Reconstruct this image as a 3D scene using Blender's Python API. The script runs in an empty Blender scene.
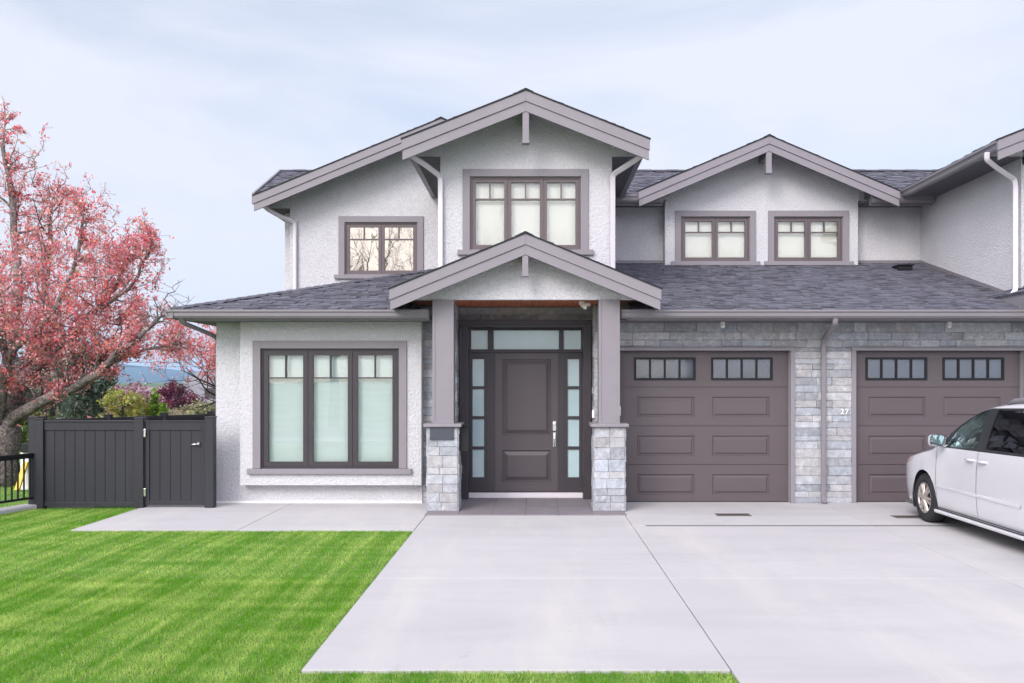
import bpy, bmesh, math, random
import numpy as np
from mathutils import Vector, Matrix

random.seed(11)
RNG = np.random.default_rng(5)
R = math.radians
COL = bpy.context.scene.collection
F = 900.0                      # focal length in pixels
VX, VY, CH = 534.0, 382.0, 1.95


def at(px, py, Y):
    """point of the place at depth Y that was measured at this pixel"""
    return Vector(((px - VX) * Y / F, Y, CH - (py - VY) * Y / F))


# ------------------------------------------------------------------ materials
def mat(name, color, rough=0.6, metal=0.0, spec=0.5, bump=None, var=0.0, var_scale=3.0,
        attr=None, coat=0.0, stretch=None, speck=0.0, speck_scale=60.0, mottle=None, transl=0.0):
    m = bpy.data.materials.new(name)
    m.use_nodes = True
    nt = m.node_tree
    N, L = nt.nodes, nt.links
    b = N['Principled BSDF']
    b.inputs['Roughness'].default_value = rough
    b.inputs['Metallic'].default_value = metal
    b.inputs['Specular IOR Level'].default_value = spec
    b.inputs['Coat Weight'].default_value = coat
    b.inputs['Coat Roughness'].default_value = 0.05
    tc = N.new('ShaderNodeTexCoord')
    src = tc.outputs['Object']
    if stretch:
        mp = N.new('ShaderNodeMapping')
        mp.inputs['Scale'].default_value = stretch
        L.new(src, mp.inputs['Vector'])
        src = mp.outputs['Vector']
    rgb = N.new('ShaderNodeRGB')
    rgb.outputs[0].default_value = (*color, 1)
    out = rgb.outputs[0]
    if attr:
        a = N.new('ShaderNodeAttribute')
        a.attribute_name = attr
        mx = N.new('ShaderNodeMix')
        mx.data_type = 'RGBA'
        mx.blend_type = 'MULTIPLY'
        mx.inputs[0].default_value = 1
        L.new(out, mx.inputs[6])
        L.new(a.outputs['Color'], mx.inputs[7])
        out = mx.outputs[2]

    def vary(out, scale, amount, detail=4.0):
        n = N.new('ShaderNodeTexNoise')
        n.inputs['Scale'].default_value = scale
        n.inputs['Detail'].default_value = detail
        L.new(src, n.inputs['Vector'])
        mr = N.new('ShaderNodeMapRange')
        mr.inputs['From Min'].default_value = 0.3
        mr.inputs['From Max'].default_value = 0.7
        mr.inputs['To Min'].default_value = 1 - amount
        mr.inputs['To Max'].default_value = 1 + amount
        L.new(n.outputs['Fac'], mr.inputs['Value'])
        vm = N.new('ShaderNodeVectorMath')
        vm.operation = 'SCALE'
        L.new(out, vm.inputs[0])
        L.new(mr.outputs[0], vm.inputs['Scale'])
        return vm.outputs[0]
    if var:
        out = vary(out, var_scale, var)
    if speck:
        out = vary(out, speck_scale, speck, 2.0)
    if mottle:                       # stains of another colour
        c2, sc, lo, hi, amt = mottle
        n = N.new('ShaderNodeTexNoise')
        n.inputs['Scale'].default_value = sc
        n.inputs['Detail'].default_value = 6
        n.inputs['Roughness'].default_value = 0.62
        L.new(src, n.inputs['Vector'])
        mr = N.new('ShaderNodeMapRange')
        mr.inputs['From Min'].default_value = lo
        mr.inputs['From Max'].default_value = hi
        mr.inputs['To Max'].default_value = amt
        L.new(n.outputs['Fac'], mr.inputs['Value'])
        mx = N.new('ShaderNodeMix')
        mx.data_type = 'RGBA'
        L.new(mr.outputs[0], mx.inputs[0])
        L.new(out, mx.inputs[6])
        mx.inputs[7].default_value = (*c2, 1)
        out = mx.outputs[2]
    L.new(out, b.inputs['Base Color'])
    if bump:
        prev = None
        for (kind, sc, st, dist) in bump:
            if kind == 'noise':
                n = N.new('ShaderNodeTexNoise')
                n.inputs['Detail'].default_value = 5
                o = n.outputs['Fac']
            elif kind == 'vor':
                n = N.new('ShaderNodeTexVoronoi')
                n.feature = 'SMOOTH_F1'
                o = n.outputs['Distance']
            n.inputs['Scale'].default_value = sc
            L.new(src, n.inputs['Vector'])
            bp = N.new('ShaderNodeBump')
            bp.inputs['Strength'].default_value = st
            bp.inputs['Distance'].default_value = dist
            L.new(o, bp.inputs['Height'])
            if prev:
                L.new(prev, bp.inputs['Normal'])
            prev = bp.outputs['Normal']
        L.new(prev, b.inputs['Normal'])
    if transl:
        t = N.new('ShaderNodeBsdfTranslucent')
        L.new(out, t.inputs['Color'])
        ms = N.new('ShaderNodeMixShader')
        ms.inputs[0].default_value = transl
        L.new(b.outputs[0], ms.inputs[1])
        L.new(t.outputs[0], ms.inputs[2])
        L.new(ms.outputs[0], N['Material Output'].inputs['Surface'])
    return m


def glass(name, tint, gloss_tint=(1, 1, 1), base=0.06, fres=1.0, rough=0.0, wobble=0.0):
    """thin pane: tinted see-through with a mirror reflection"""
    m = bpy.data.materials.new(name)
    m.use_nodes = True
    nt = m.node_tree
    N, L = nt.nodes, nt.links
    N.remove(N['Principled BSDF'])
    tr = N.new('ShaderNodeBsdfTransparent')
    tr.inputs[0].default_value = (*tint, 1)
    gl = N.new('ShaderNodeBsdfGlossy')
    gl.inputs[0].default_value = (*gloss_tint, 1)
    gl.inputs['Roughness'].default_value = rough
    fr = N.new('ShaderNodeFresnel')
    fr.inputs['IOR'].default_value = 1.5
    ma = N.new('ShaderNodeMath')
    ma.operation = 'MULTIPLY_ADD'
    ma.inputs[1].default_value = fres
    ma.inputs[2].default_value = base
    ma.use_clamp = True
    L.new(fr.outputs[0], ma.inputs[0])
    ms = N.new('ShaderNodeMixShader')
    L.new(ma.outputs[0], ms.inputs[0])
    L.new(tr.outputs[0], ms.inputs[1])
    L.new(gl.outputs[0], ms.inputs[2])
    L.new(ms.outputs[0], N['Material Output'].inputs['Surface'])
    if wobble:
        tc = N.new('ShaderNodeTexCoord')
        n = N.new('ShaderNodeTexNoise')
        n.inputs['Scale'].default_value = 1.6
        L.new(tc.outputs['Object'], n.inputs['Vector'])
        bp = N.new('ShaderNodeBump')
        bp.inputs['Strength'].default_value = wobble
        bp.inputs['Distance'].default_value = 0.02
        L.new(n.outputs['Fac'], bp.inputs['Height'])
        L.new(bp.outputs[0], gl.inputs['Normal'])
    return m


M = {}
M['stucco'] = mat('stucco', (0.54, 0.53, 0.548), 0.92, spec=0.2,
                  bump=[('vor', 30, 0.5, 0.025), ('noise', 75, 0.7, 0.016)],
                  var=0.035, var_scale=1.3, speck=0.10, speck_scale=34,
                  mottle=((0.43, 0.415, 0.41), 0.55, 0.52, 0.85, 0.35))
M['trim'] = mat('painted_trim', (0.225, 0.205, 0.224), 0.55, spec=0.35, var=0.035, var_scale=2.0,
                bump=[('noise', 60, 0.12, 0.004)])
M['trim_dark'] = mat('gutter_paint', (0.192, 0.176, 0.19), 0.38, spec=0.5, var=0.04, var_scale=1.2)
M['soffit'] = mat('vented_soffit', (0.125, 0.12, 0.135), 0.6, spec=0.3)
M['spout'] = mat('white_downspout', (0.60, 0.555, 0.585), 0.45, var=0.04)
M['frame'] = mat('window_frame_paint', (0.105, 0.079, 0.081), 0.45, spec=0.5, var=0.05)
M['door'] = mat('brown_grey_door', (0.066, 0.052, 0.058), 0.42, spec=0.5, var=0.07, var_scale=2.0,
                stretch=(1, 1, 0.08), bump=[('noise', 110, 0.12, 0.003)])
M['frame_shaded'] = mat('shaded_frame_paint', (0.037, 0.030, 0.036), 0.45, spec=0.45, var=0.08)  # darker copy of the frame paint, with porch and overhang shade in the colour
M['garage'] = mat('garage_door_paint', (0.093, 0.074, 0.079), 0.45, spec=0.42, var=0.06, var_scale=2.2,
                  stretch=(0.1, 1, 1), bump=[('noise', 90, 0.16, 0.003)])
M['shingle'] = mat('asphalt_shingle', (0.115, 0.113, 0.137), 0.88, spec=0.25, attr='tint', var=0.10,
                   var_scale=5.0, speck=0.25, speck_scale=160, bump=[('noise', 180, 0.5, 0.006)])
M['deck'] = mat('roof_deck', (0.05, 0.05, 0.06), 0.9)
M['stone'] = mat('ashlar_stone', (0.335, 0.342, 0.365), 0.72, spec=0.35, attr='tint', var=0.14, var_scale=11,
                 speck=0.13, speck_scale=45, bump=[('noise', 13, 0.5, 0.03), ('noise', 70, 0.35, 0.008)],
                 mottle=((0.62, 0.61, 0.62), 7.0, 0.54, 0.68, 0.5))
M['mortar'] = mat('mortar', (0.27, 0.27, 0.28), 0.95, bump=[('noise', 60, 0.4, 0.01)])
M['wood'] = mat('cedar_soffit', (0.46, 0.14, 0.06), 0.45, var=0.3, var_scale=4, stretch=(9, 0.5, 1), spec=0.4)
M['concrete'] = mat('driveway_concrete', (0.455, 0.436, 0.434), 0.85, spec=0.25, attr='tint', var=0.07,
                    var_scale=0.45, speck=0.035, speck_scale=90,
                    bump=[('noise', 140, 0.18, 0.003), ('noise', 4, 0.1, 0.01)],
                    mottle=((0.39, 0.372, 0.378), 0.9, 0.46, 0.74, 0.7))
M['tile'] = mat('porch_tile', (0.20, 0.175, 0.19), 0.62, var=0.09, var_scale=4, speck=0.08,
                bump=[('noise', 80, 0.2, 0.004)])
M['jointfill'] = mat('joint_filler', (0.14, 0.125, 0.115), 0.95)
M['glass'] = glass('window_glass', (0.95, 0.965, 0.965), base=0.01, wobble=0.03)
M['glass_mirror'] = glass('coated_window_glass', (0.12, 0.11, 0.10), (1.0, 0.90, 0.74), base=0.48, fres=0.5, rough=.015, wobble=0.10)
M['glass_garage'] = glass('garage_glass', (0.72, 0.74, 0.77), base=0.02, wobble=0.1, rough=.05)
M['blind'] = mat('pale_blind', (0.80, 0.885, 0.855), 0.8, spec=0.2, bump=[('noise', 2, 0.15, 0.02)], var=0.03,
                 stretch=(0.4, 1, 5))
M['blind_white'] = mat('white_blind', (0.97, 0.925, 0.82), 0.8, spec=0.2, var=0.02)
M['frost'] = mat('frosted_glass', (0.40, 0.53, 0.56), 0.16, spec=0.6, var=0.08, var_scale=1.5, coat=0.4)
M['grey_pane'] = mat('grey_liner_behind_glass', (0.42, 0.435, 0.455), 0.7, var=0.06)
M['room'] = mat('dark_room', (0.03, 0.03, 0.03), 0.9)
M['black'] = mat('black_metal', (0.010, 0.010, 0.012), 0.55, spec=0.3)
M['charcoal'] = mat('charcoal_fence_paint', (0.025, 0.0245, 0.030), 0.5, spec=0.32, var=0.10, var_scale=3,
                    stretch=(1, 1, 0.2), bump=[('noise', 50, 0.1, 0.003)])
M['chrome'] = mat('satin_nickel', (0.78, 0.78, 0.76), 0.22, metal=1.0)
M['white_plastic'] = mat('white_plastic', (0.78, 0.76, 0.74), 0.4)
M['plaque'] = mat('slate_plaque', (0.045, 0.05, 0.065), 0.5, var=0.1)
M['soil'] = mat('lawn_soil', (0.10, 0.20, 0.03), 0.95, var=0.25, var_scale=4, bump=[('noise', 60, 0.6, 0.02)])
M['earth'] = mat('far_ground', (0.07, 0.11, 0.035), 0.95, var=0.3, var_scale=0.05)
M['grass'] = mat('grass_blades', (1, 1, 1), 0.9, spec=0.04, attr='tint', transl=0.5)
M['asphalt'] = mat('asphalt', (0.05, 0.05, 0.052), 0.9, var=0.1, speck=0.2, speck_scale=80)
M['bark'] = mat('bark', (0.17, 0.14, 0.13), 0.9, var=0.4, var_scale=3, speck=0.6, speck_scale=22,
                bump=[('noise', 14, 0.8, 0.05), ('noise', 50, 0.5, 0.02)])
M['bark_dark'] = mat('dark_bark', (0.045, 0.035, 0.03), 0.9, var=0.3)
M['leaf'] = mat('leaf', (1, 1, 1), 0.6, spec=0.2, attr='tint', transl=0.5)
M['brick'] = mat('red_brick', (0.26, 0.085, 0.07), 0.85, var=0.2, var_scale=5, speck=0.2)
M['carpaint'] = mat('white_car_paint', (0.57, 0.56, 0.58), 0.18, spec=0.5, coat=0.9)
M['rubber'] = mat('tyre_rubber', (0.030, 0.029, 0.031), 0.85, spec=0.2, var=0.15, bump=[('noise', 90, 0.3, 0.004)])
M['alloy'] = mat('dusty_alloy', (0.46, 0.41, 0.38), 0.38, metal=0.55, var=0.18, var_scale=12)
M['carblack'] = mat('black_trim', (0.02, 0.021, 0.025), 0.4)
M['interior'] = mat('car_interior', (0.10, 0.10, 0.105), 0.85, var=0.1)
M['seat'] = mat('car_seat_cloth', (0.22, 0.215, 0.21), 0.9)
M['carglass'] = glass('green_car_glass', (0.66, 0.84, 0.81), (0.62, 0.80, 0.78), base=0.20)
M['privacy'] = glass('dark_car_glass', (0.05, 0.05, 0.055), (0.9, 0.9, 1.0), base=0.07)
M['mirror'] = mat('mirror_glass', (0.36, 0.40, 0.42), 0.03, metal=1.0)
M['lamp'] = mat('headlamp_lens', (0.55, 0.42, 0.42), 0.1, spec=0.7, coat=1.0)
M['lamp_red'] = mat('tail_lamp', (0.35, 0.02, 0.02), 0.15, coat=1.0)
M['hill'] = mat('forested_hill', (0.03, 0.05, 0.06), 1.0, spec=0.0, var=0.3, var_scale=0.01)
M['neighbour_wall'] = mat('pale_siding', (0.52, 0.50, 0.47), 0.8)
M['neighbour_roof'] = mat('grey_roof', (0.20, 0.185, 0.20), 0.9, var=0.1)
M['yellow'] = mat('yellow_plastic', (0.62, 0.42, 0.03), 0.45)
M['pole'] = mat('weathered_pole', (0.16, 0.13, 0.11), 0.9)


# ------------------------------------------------------------------ objects
def tag(o, label=None, cat=None, group=None, kind=None):
    if label: o['label'] = label
    if cat: o['category'] = cat
    if group: o['group'] = group
    if kind: o['kind'] = kind
    return o


def empty(name, loc, label=None, cat=None, group=None):
    o = bpy.data.objects.new(name, None)
    COL.objects.link(o)
    o.location = loc
    o.empty_display_size = 0.2
    return tag(o, label, cat, group)


def origin_of(p):
    v = Vector((0, 0, 0))
    while p is not None:
        v += Vector(p.location)
        p = p.parent
    return v


def copy_tree(o, parent=None):
    c = o.copy()
    COL.objects.link(c)
    c.parent = parent
    for ch in list(o.children):
        copy_tree(ch, c)
    return c


class MB:
    """collects faces, links them as one mesh"""
    def __init__(self):
        self.v, self.f, self.c, self.m = [], [], [], []
        self.tint = (1, 1, 1)
        self.mi = 0

    def face(self, pts):
        i = len(self.v)
        self.v.extend([tuple(p) for p in pts])
        self.f.append(tuple(range(i, i + len(pts))))
        self.c.append(self.tint)
        self.m.append(self.mi)

    def hull(self, verts, faces):
        i = len(self.v)
        self.v.extend([tuple(p) for p in verts])
        for f in faces:
            self.f.append(tuple(i + k for k in f))
            self.c.append(self.tint)
            self.m.append(self.mi)
        return self

    def box(self, x0, x1, y0, y1, z0, z1):
        if x0 > x1: x0, x1 = x1, x0
        if y0 > y1: y0, y1 = y1, y0
        if z0 > z1: z0, z1 = z1, z0
        vs = [(x0, y0, z0), (x1, y0, z0), (x1, y1, z0), (x0, y1, z0),
              (x0, y0, z1), (x1, y0, z1), (x1, y1, z1), (x0, y1, z1)]
        return self.hull(vs, [(0, 3, 2, 1), (4, 5, 6, 7), (0, 1, 5, 4), (1, 2, 6, 5), (2, 3, 7, 6), (3, 0, 4, 7)])

    def prism(self, poly, d):
        """poly: 3D loop, d: extrusion vector"""
        d = Vector(d)
        a = [Vector(p) for p in poly]
        b = [p + d for p in a]
        n = len(a)
        fs = [tuple(reversed(range(n))), tuple(range(n, 2 * n))]
        for i in range(n):
            j = (i + 1) % n
            fs.append((i, j, n + j, n + i))
        return self.hull(a + b, fs)

    def pxz(self, poly, y0, y1):
        return self.prism([(x, y0, z) for x, z in poly], (0, y1 - y0, 0))

    def sweep(self, prof, path, up=(0, 0, 1)):
        """prof: (side, up) loop; swept along the path with its frame"""
        pts = [Vector(p) for p in path]
        n = len(prof)
        rings = []
        side_prev = None
        for i, p in enumerate(pts):
            if i == 0: t = pts[1] - p
            elif i == len(pts) - 1: t = p - pts[i - 1]
            else: t = (pts[i + 1] - p).normalized() + (p - pts[i - 1]).normalized()
            t.normalize()
            if side_prev is None:
                s = t.cross(Vector(up))
                if s.length < 1e-3: s = t.cross(Vector((0, 1, 0)))
                if s.length < 1e-3: s = t.cross(Vector((1, 0, 0)))
            else:
                s = side_prev - t * side_prev.dot(t)
            s.normalize()
            side_prev = s
            u = s.cross(t)
            rings.append([p + s * a + u * b for a, b in prof])
        vs = [q for r in rings for q in r]
        fs = [tuple(range(n)), tuple(reversed(range((len(pts) - 1) * n, len(pts) * n)))]
        for i in range(len(pts) - 1):
            for k in range(n):
                k2 = (k + 1) % n
                fs.append((i * n + k, (i + 1) * n + k, (i + 1) * n + k2, i * n + k2))
        return self.hull(vs, fs)

    def tube(self, path, radii, n=8, cap=True):
        pts = [Vector(p) for p in path]
        if not isinstance(radii, (list, tuple)): radii = [radii] * len(pts)
        vs, fs = [], []
        sp = None
        for i, p in enumerate(pts):
            if i == 0: t = pts[1] - p
            elif i == len(pts) - 1: t = p - pts[i - 1]
            else: t = pts[i + 1] - pts[i - 1]
            t.normalize()
            if sp is None:
                s = t.cross(Vector((0.31, 0.9, 0.2)))
            else:
                s = sp - t * sp.dot(t)
            if s.length < 1e-4: s = t.cross(Vector((1, 0, 0.1)))
            s.normalize(); sp = s
            u = s.cross(t)
            for k in range(n):
                a = 2 * math.pi * k / n
                vs.append(p + (s * math.cos(a) + u * math.sin(a)) * radii[i])
        for i in range(len(pts) - 1):
            for k in range(n):
                k2 = (k + 1) % n
                fs.append((i * n + k, (i + 1) * n + k, (i + 1) * n + k2, i * n + k2))
        if cap:
            fs.append(tuple(range(n)))
            fs.append(tuple(reversed(range((len(pts) - 1) * n, len(pts) * n))))
        return self.hull(vs, fs)

    def lathe(self, prof, c, axis, n=24, cap=True):
        """prof: (radius, along); axis 'x','y','z'"""
        vs, fs = [], []
        for r, h in prof:
            for k in range(n):
                a = 2 * math.pi * k / n
                p, q = r * math.cos(a), r * math.sin(a)
                v = {'x': (h, p, q), 'y': (p, h, q), 'z': (p, q, h)}[axis]
                vs.append((c[0] + v[0], c[1] + v[1], c[2] + v[2]))
        m = len(prof)
        for i in range(m - 1):
            for k in range(n):
                k2 = (k + 1) % n
                fs.append((i * n + k, i * n + k2, (i + 1) * n + k2, (i + 1) * n + k))
        if cap:
            fs.append(tuple(reversed(range(n))))
            fs.append(tuple(range((m - 1) * n, m * n)))
        return self.hull(vs, fs)

    def wall(self, x0, x1, z0, z1, y0, y1, holes=()):
        """wall slab in XZ with rectangular openings and their reveals"""
        xs = sorted({x0, x1, *[h[0] for h in holes], *[h[1] for h in holes]})
        zs = sorted({z0, z1, *[h[2] for h in holes], *[h[3] for h in holes]})
        xs = [x for x in xs if x0 - 1e-6 <= x <= x1 + 1e-6]
        zs = [z for z in zs if z0 - 1e-6 <= z <= z1 + 1e-6]

        def solid(i, j):
            if i < 0 or j < 0 or i >= len(xs) - 1 or j >= len(zs) - 1: return False
            cx, cz = (xs[i] + xs[i + 1]) / 2, (zs[j] + zs[j + 1]) / 2
            return not any(h[0] < cx < h[1] and h[2] < cz < h[3] for h in holes)
        for i in range(len(xs) - 1):
            for j in range(len(zs) - 1):
                if not solid(i, j): continue
                a, b, c, d = xs[i], xs[i + 1], zs[j], zs[j + 1]
                self.face([(a, y0, c), (b, y0, c), (b, y0, d), (a, y0, d)])
                self.face([(a, y1, c), (a, y1, d), (b, y1, d), (b, y1, c)])
                if not solid(i - 1, j): self.face([(a, y0, c), (a, y0, d), (a, y1, d), (a, y1, c)])
                if not solid(i + 1, j): self.face([(b, y0, c), (b, y1, c), (b, y1, d), (b, y0, d)])
                if not solid(i, j - 1): self.face([(a, y0, c), (a, y1, c), (b, y1, c), (b, y0, c)])
                if not solid(i, j + 1): self.face([(a, y0, d), (b, y0, d), (b, y1, d), (a, y1, d)])
        return self

    def build(self, name, m, parent=None, bevel=0.0, smooth=False, merge=False):
        me = bpy.data.meshes.new(name)
        o0 = origin_of(parent)
        me.from_pydata([(a - o0.x, b - o0.y, c - o0.z) for a, b, c in self.v], [], self.f)
        ms = m if isinstance(m, (list, tuple)) else [m]
        for q in ms: me.materials.append(q)
        if len(ms) > 1:
            me.polygons.foreach_set('material_index', self.m)
        if any(c != (1, 1, 1) for c in self.c) or any(q.name in ('driveway_concrete', 'ashlar_stone', 'asphalt_shingle') for q in ms):
            ca = me.color_attributes.new('tint', 'FLOAT_COLOR', 'CORNER')
            arr = []
            for f, c in zip(self.f, self.c):
                arr.extend([c[0], c[1], c[2], 1.0] * len(f))
            ca.data.foreach_set('color', arr)
        if merge:
            bm = bmesh.new(); bm.from_mesh(me)
            bmesh.ops.remove_doubles(bm, verts=bm.verts, dist=1e-4)
            bmesh.ops.recalc_face_normals(bm, faces=bm.faces)
            bm.to_mesh(me); bm.free()
        me.update()
        if smooth:
            me.polygons.foreach_set('use_smooth', [True] * len(me.polygons))
        o = bpy.data.objects.new(name, me)
        COL.objects.link(o)
        o.parent = parent
        if bevel:
            bv = o.modifiers.new('bevel', 'BEVEL')
            bv.width = bevel; bv.segments = 2; bv.limit_method = 'ANGLE'
            bv.angle_limit = R(40)
        return o


def np_mesh(name, verts, nper, tint, m, parent=None):
    """verts (N*nper,3), N faces with nper corners; tint (N,3)"""
    n = len(verts) // nper
    me = bpy.data.meshes.new(name)
    o0 = origin_of(parent)
    verts = verts - np.array([o0.x, o0.y, o0.z])
    me.vertices.add(n * nper)
    me.vertices.foreach_set('co', verts.astype(np.float32).ravel())
    me.loops.add(n * nper)
    me.loops.foreach_set('vertex_index', np.arange(n * nper, dtype=np.int32))
    me.polygons.add(n)
    me.polygons.foreach_set('loop_start', np.arange(n, dtype=np.int32) * nper)
    me.polygons.foreach_set('loop_total', np.full(n, nper, dtype=np.int32))
    me.materials.append(m)
    ca = me.color_attributes.new('tint', 'FLOAT_COLOR', 'CORNER')
    c = np.ones((n, nper, 4), np.float32)
    c[:, :, :3] = tint[:, None, :]
    ca.data.foreach_set('color', c.ravel())
    me.update(calc_edges=True)
    o = bpy.data.objects.new(name, me)
    COL.objects.link(o)
    o.parent = parent
    return o


# ------------------------------------------------------------------ roof and stone
def clip(poly, axis, val, keep_greater):
    out = []
    n = len(poly)
    for i in range(n):
        a, b = poly[i], poly[(i + 1) % n]
        ia = (a[axis] >= val) if keep_greater else (a[axis] <= val)
        ib = (b[axis] >= val) if keep_greater else (b[axis] <= val)
        if ia: out.append(a)
        if ia != ib:
            t = (val - a[axis]) / (b[axis] - a[axis])
            out.append((a[0] + t * (b[0] - a[0]), a[1] + t * (b[1] - a[1])))
    return out


def shingles(mb, org, u, v, poly, expo=0.143, seed=1):
    """courses of laminated tabs over a convex (u, v) polygon"""
    rnd = random.Random(seed)
    org, u, v = Vector(org), Vector(u).normalized(), Vector(v).normalized()
    n = u.cross(v)
    if n.z < 0: n = -n
    v0, v1 = min(p[1] for p in poly), max(p[1] for p in poly)
    u0, u1 = min(p[0] for p in poly), max(p[0] for p in poly)
    k = 0
    y = v0
    while y < v1 - 1e-4:
        yt = min(y + expo, v1)
        row = clip(clip(poly, 1, y, True), 1, yt, False)
        if len(row) >= 3:
            x = u0 - rnd.random() * 0.3
            rowt = rnd.uniform(0.95, 1.05)
            while x < u1:
                w = rnd.choice((0.08, 0.11, 0.14, 0.18, 0.24))
                cell = clip(clip(row, 0, x, True), 0, x + w, False)
                x += w
                if len(cell) < 3: continue
                th = rnd.choice((0.005, 0.014, 0.021))
                t = rowt * rnd.choice((0.70, 0.85, 0.95, 1.0, 1.08, 1.2))
                mb.tint = (t * rnd.uniform(0.97, 1.03), t, t * rnd.uniform(0.97, 1.04))
                top = []
                for (a, b) in cell:
                    h = th + 0.006 - 0.012 * (b - y) / expo
                    top.append(org + u * a + v * b + n * h)
                mb.face(top)
                # butt edge
                lo = [p for p in cell if abs(p[1] - y) < 1e-5]
                if len(lo) >= 2:
                    a, b = min(p[0] for p in lo), max(p[0] for p in lo)
                    q = [org + u * a + v * y + n * (th + .006), org + u * b + v * y + n * (th + .006),
                         org + u * b + v * y - n * 0.008, org + u * a + v * y - n * 0.008]
                    mb.face(q)
                    for e in (a, b):
                        mb.face([org + u * e + v * y + n * (th + .006), org + u * e + v * yt + n * (th - .006),
                                 org + u * e + v * yt - n * .008, org + u * e + v * y - n * .008])
        y += expo
        k += 1
    mb.tint = (1, 1, 1)


def stones(mb, org, u, z0, z1, length, nrm, holes=(), seed=1, hmin=0.075, hmax=0.15, lmin=0.14, lmax=0.5,
           prot=(0.0, 0.03)):
    """ashlar veneer on a vertical face. holes: (u0,u1,z0,z1)"""
    rnd = random.Random(seed)
    org, u, nrm = Vector(org), Vector(u), Vector(nrm)
    cuts = sorted({z0, z1, *[h[2] for h in holes if z0 < h[2] < z1], *[h[3] for h in holes if z0 < h[3] < z1]})
    for ca, cb in zip(cuts, cuts[1:]):
        z = ca
        while z < cb - 1e-4:
            h = rnd.uniform(hmin, hmax)
            if cb - (z + h) < hmin * .8: h = cb - z
            zt = z + h
            free = [(0, length)]
            for hu0, hu1, hz0, hz1 in holes:
                if hz0 < (z + zt) / 2 < hz1:
                    nf = []
                    for a, b in free:
                        if hu1 <= a or hu0 >= b: nf.append((a, b)); continue
                        if hu0 > a: nf.append((a, hu0))
                        if hu1 < b: nf.append((hu1, b))
                    free = nf
            for a, b in free:
                x = a
                while x < b - 1e-4:
                    l = rnd.uniform(lmin, lmax)
                    if b - (x + l) < lmin: l = b - x
                    g = 0.0015
                    d = rnd.uniform(*prot) + 0.012
                    t = rnd.choice((0.76, 0.85, 0.9, 0.93, 0.96, 1.0, 1.0, 1.03, 1.08, 1.22))
                    warm = rnd.choice((0, 0, 0, 0.03, -0.03, 0.05))
                    mb.tint = (t * (1 + warm), t, t * (1 - warm))
                    c = 0.006
                    o = org + u * (x + g)
                    lw = l - 2 * g
                    j = [rnd.uniform(-.004, .004) for _ in range(4)]
                    P = lambda aa, zz, dd: o + u * aa + Vector((0, 0, zz)) + nrm * dd
                    back = [P(0, z + g, -.01), P(lw, z + g, -.01), P(lw, zt - g, -.01), P(0, zt - g, -.01)]
                    mid = [P(0, z + g, d - c), P(lw, z + g, d - c), P(lw, zt - g, d - c), P(0, zt - g, d - c)]
                    fr = [P(c, z + g + c, d + j[0]), P(lw - c, z + g + c, d + j[1]),
                          P(lw - c, zt - g - c, d + j[2]), P(c, zt - g - c, d + j[3])]
                    vs = back + mid + fr
                    fs = [(8, 9, 10, 11)]
                    for k in range(4):
                        k2 = (k + 1) % 4
                        fs.append((k, k2, 4 + k2, 4 + k))
                        fs.append((4 + k, 4 + k2, 8 + k2, 8 + k))
                    mb.hull(vs, fs)
                    x += l
            z = zt
    mb.tint = (1, 1, 1)


# ================================================================== GROUND
def sheet(name, x0, x1, y0, y1, z, m):
    b = MB(); b.face([(x0, y0, z), (x1, y0, z), (x1, y1, z), (x0, y1, z)])
    return tag(b.build(name, m), kind='structure')


sheet('ground', -6000, 6000, -3000, 9000, -0.10, M['earth'])
XE, XJ, YG = -1.58, 1.336, 6.09      # driveway edge, joint, front lawn strip
b = MB()
# soil sheets under the blades
for (x0, x1, y0, y1) in ((-40, XE - .01, YG, 11.85), (-40, -6.12, 11.85, 40), (-40, XJ, 0.5, YG - .01)):
    b.face([(x0, y0, -0.02), (x1, y0, -0.02), (x1, y1, -0.02), (x0, y1, -0.02)])
tag(b.build('lawn_ground', M['soil']), kind='structure')


def slabs(name, rects, gap=0.006, base=True):
    b = MB()
    rnd = random.Random(3)
    for (x0, x1, y0, y1) in rects:
        t = rnd.uniform(0.965, 1.02)
        b.tint = (t * rnd.uniform(0.995, 1.012), t, t * rnd.uniform(.99, 1.01))
        b.box(x0 + gap, x1 - gap, y0 + gap, y1 - gap, -0.09, 0.0)
    o = b.build(name, M['concrete'], bevel=0.005)
    return tag(o, kind='structure')


slabs('path', [(XE, XJ, YG, 8.95), (XE, XJ, 8.95, 13.16), (XE - .001, XJ, 13.16, 15)], 0.005)
dr = []
ys = [-1.0, 2.6, 5.8, 8.95, 12.18]
for x0, x1 in ((XJ, 4.62), (4.62, 7.95), (7.95, 14.0)):
    for y0, y1 in zip(ys, ys[1:]): dr.append((x0, x1, y0, y1))
    dr.append((x0, x1, 12.25, 14.72))
slabs('driveway', dr, 0.004)
slabs('patio', [(-6.11, -3.9, 11.86, 15.6), (-3.9, XE, 11.86, 14.62), (-6.11, -5.2, 15.6, 24)], 0.004)
b = MB()
b.box(XE - .1, 14, YG - .01, 15, -0.095, -0.045)
b.box(XJ, 14, -1, YG, -0.095, -0.045)
b.box(-6.2, XE, 11.8, 15, -0.0945, -0.0455)
tag(b.build('joint_bed', M['jointfill']), kind='structure')
cm = M['concrete'].node_tree
cN, cL_ = cm.nodes, cm.links
pb = cN['Principled BSDF']; prev = pb.inputs['Base Color'].links[0].from_socket
tcc = cN.new('ShaderNodeTexCoord')
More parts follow.
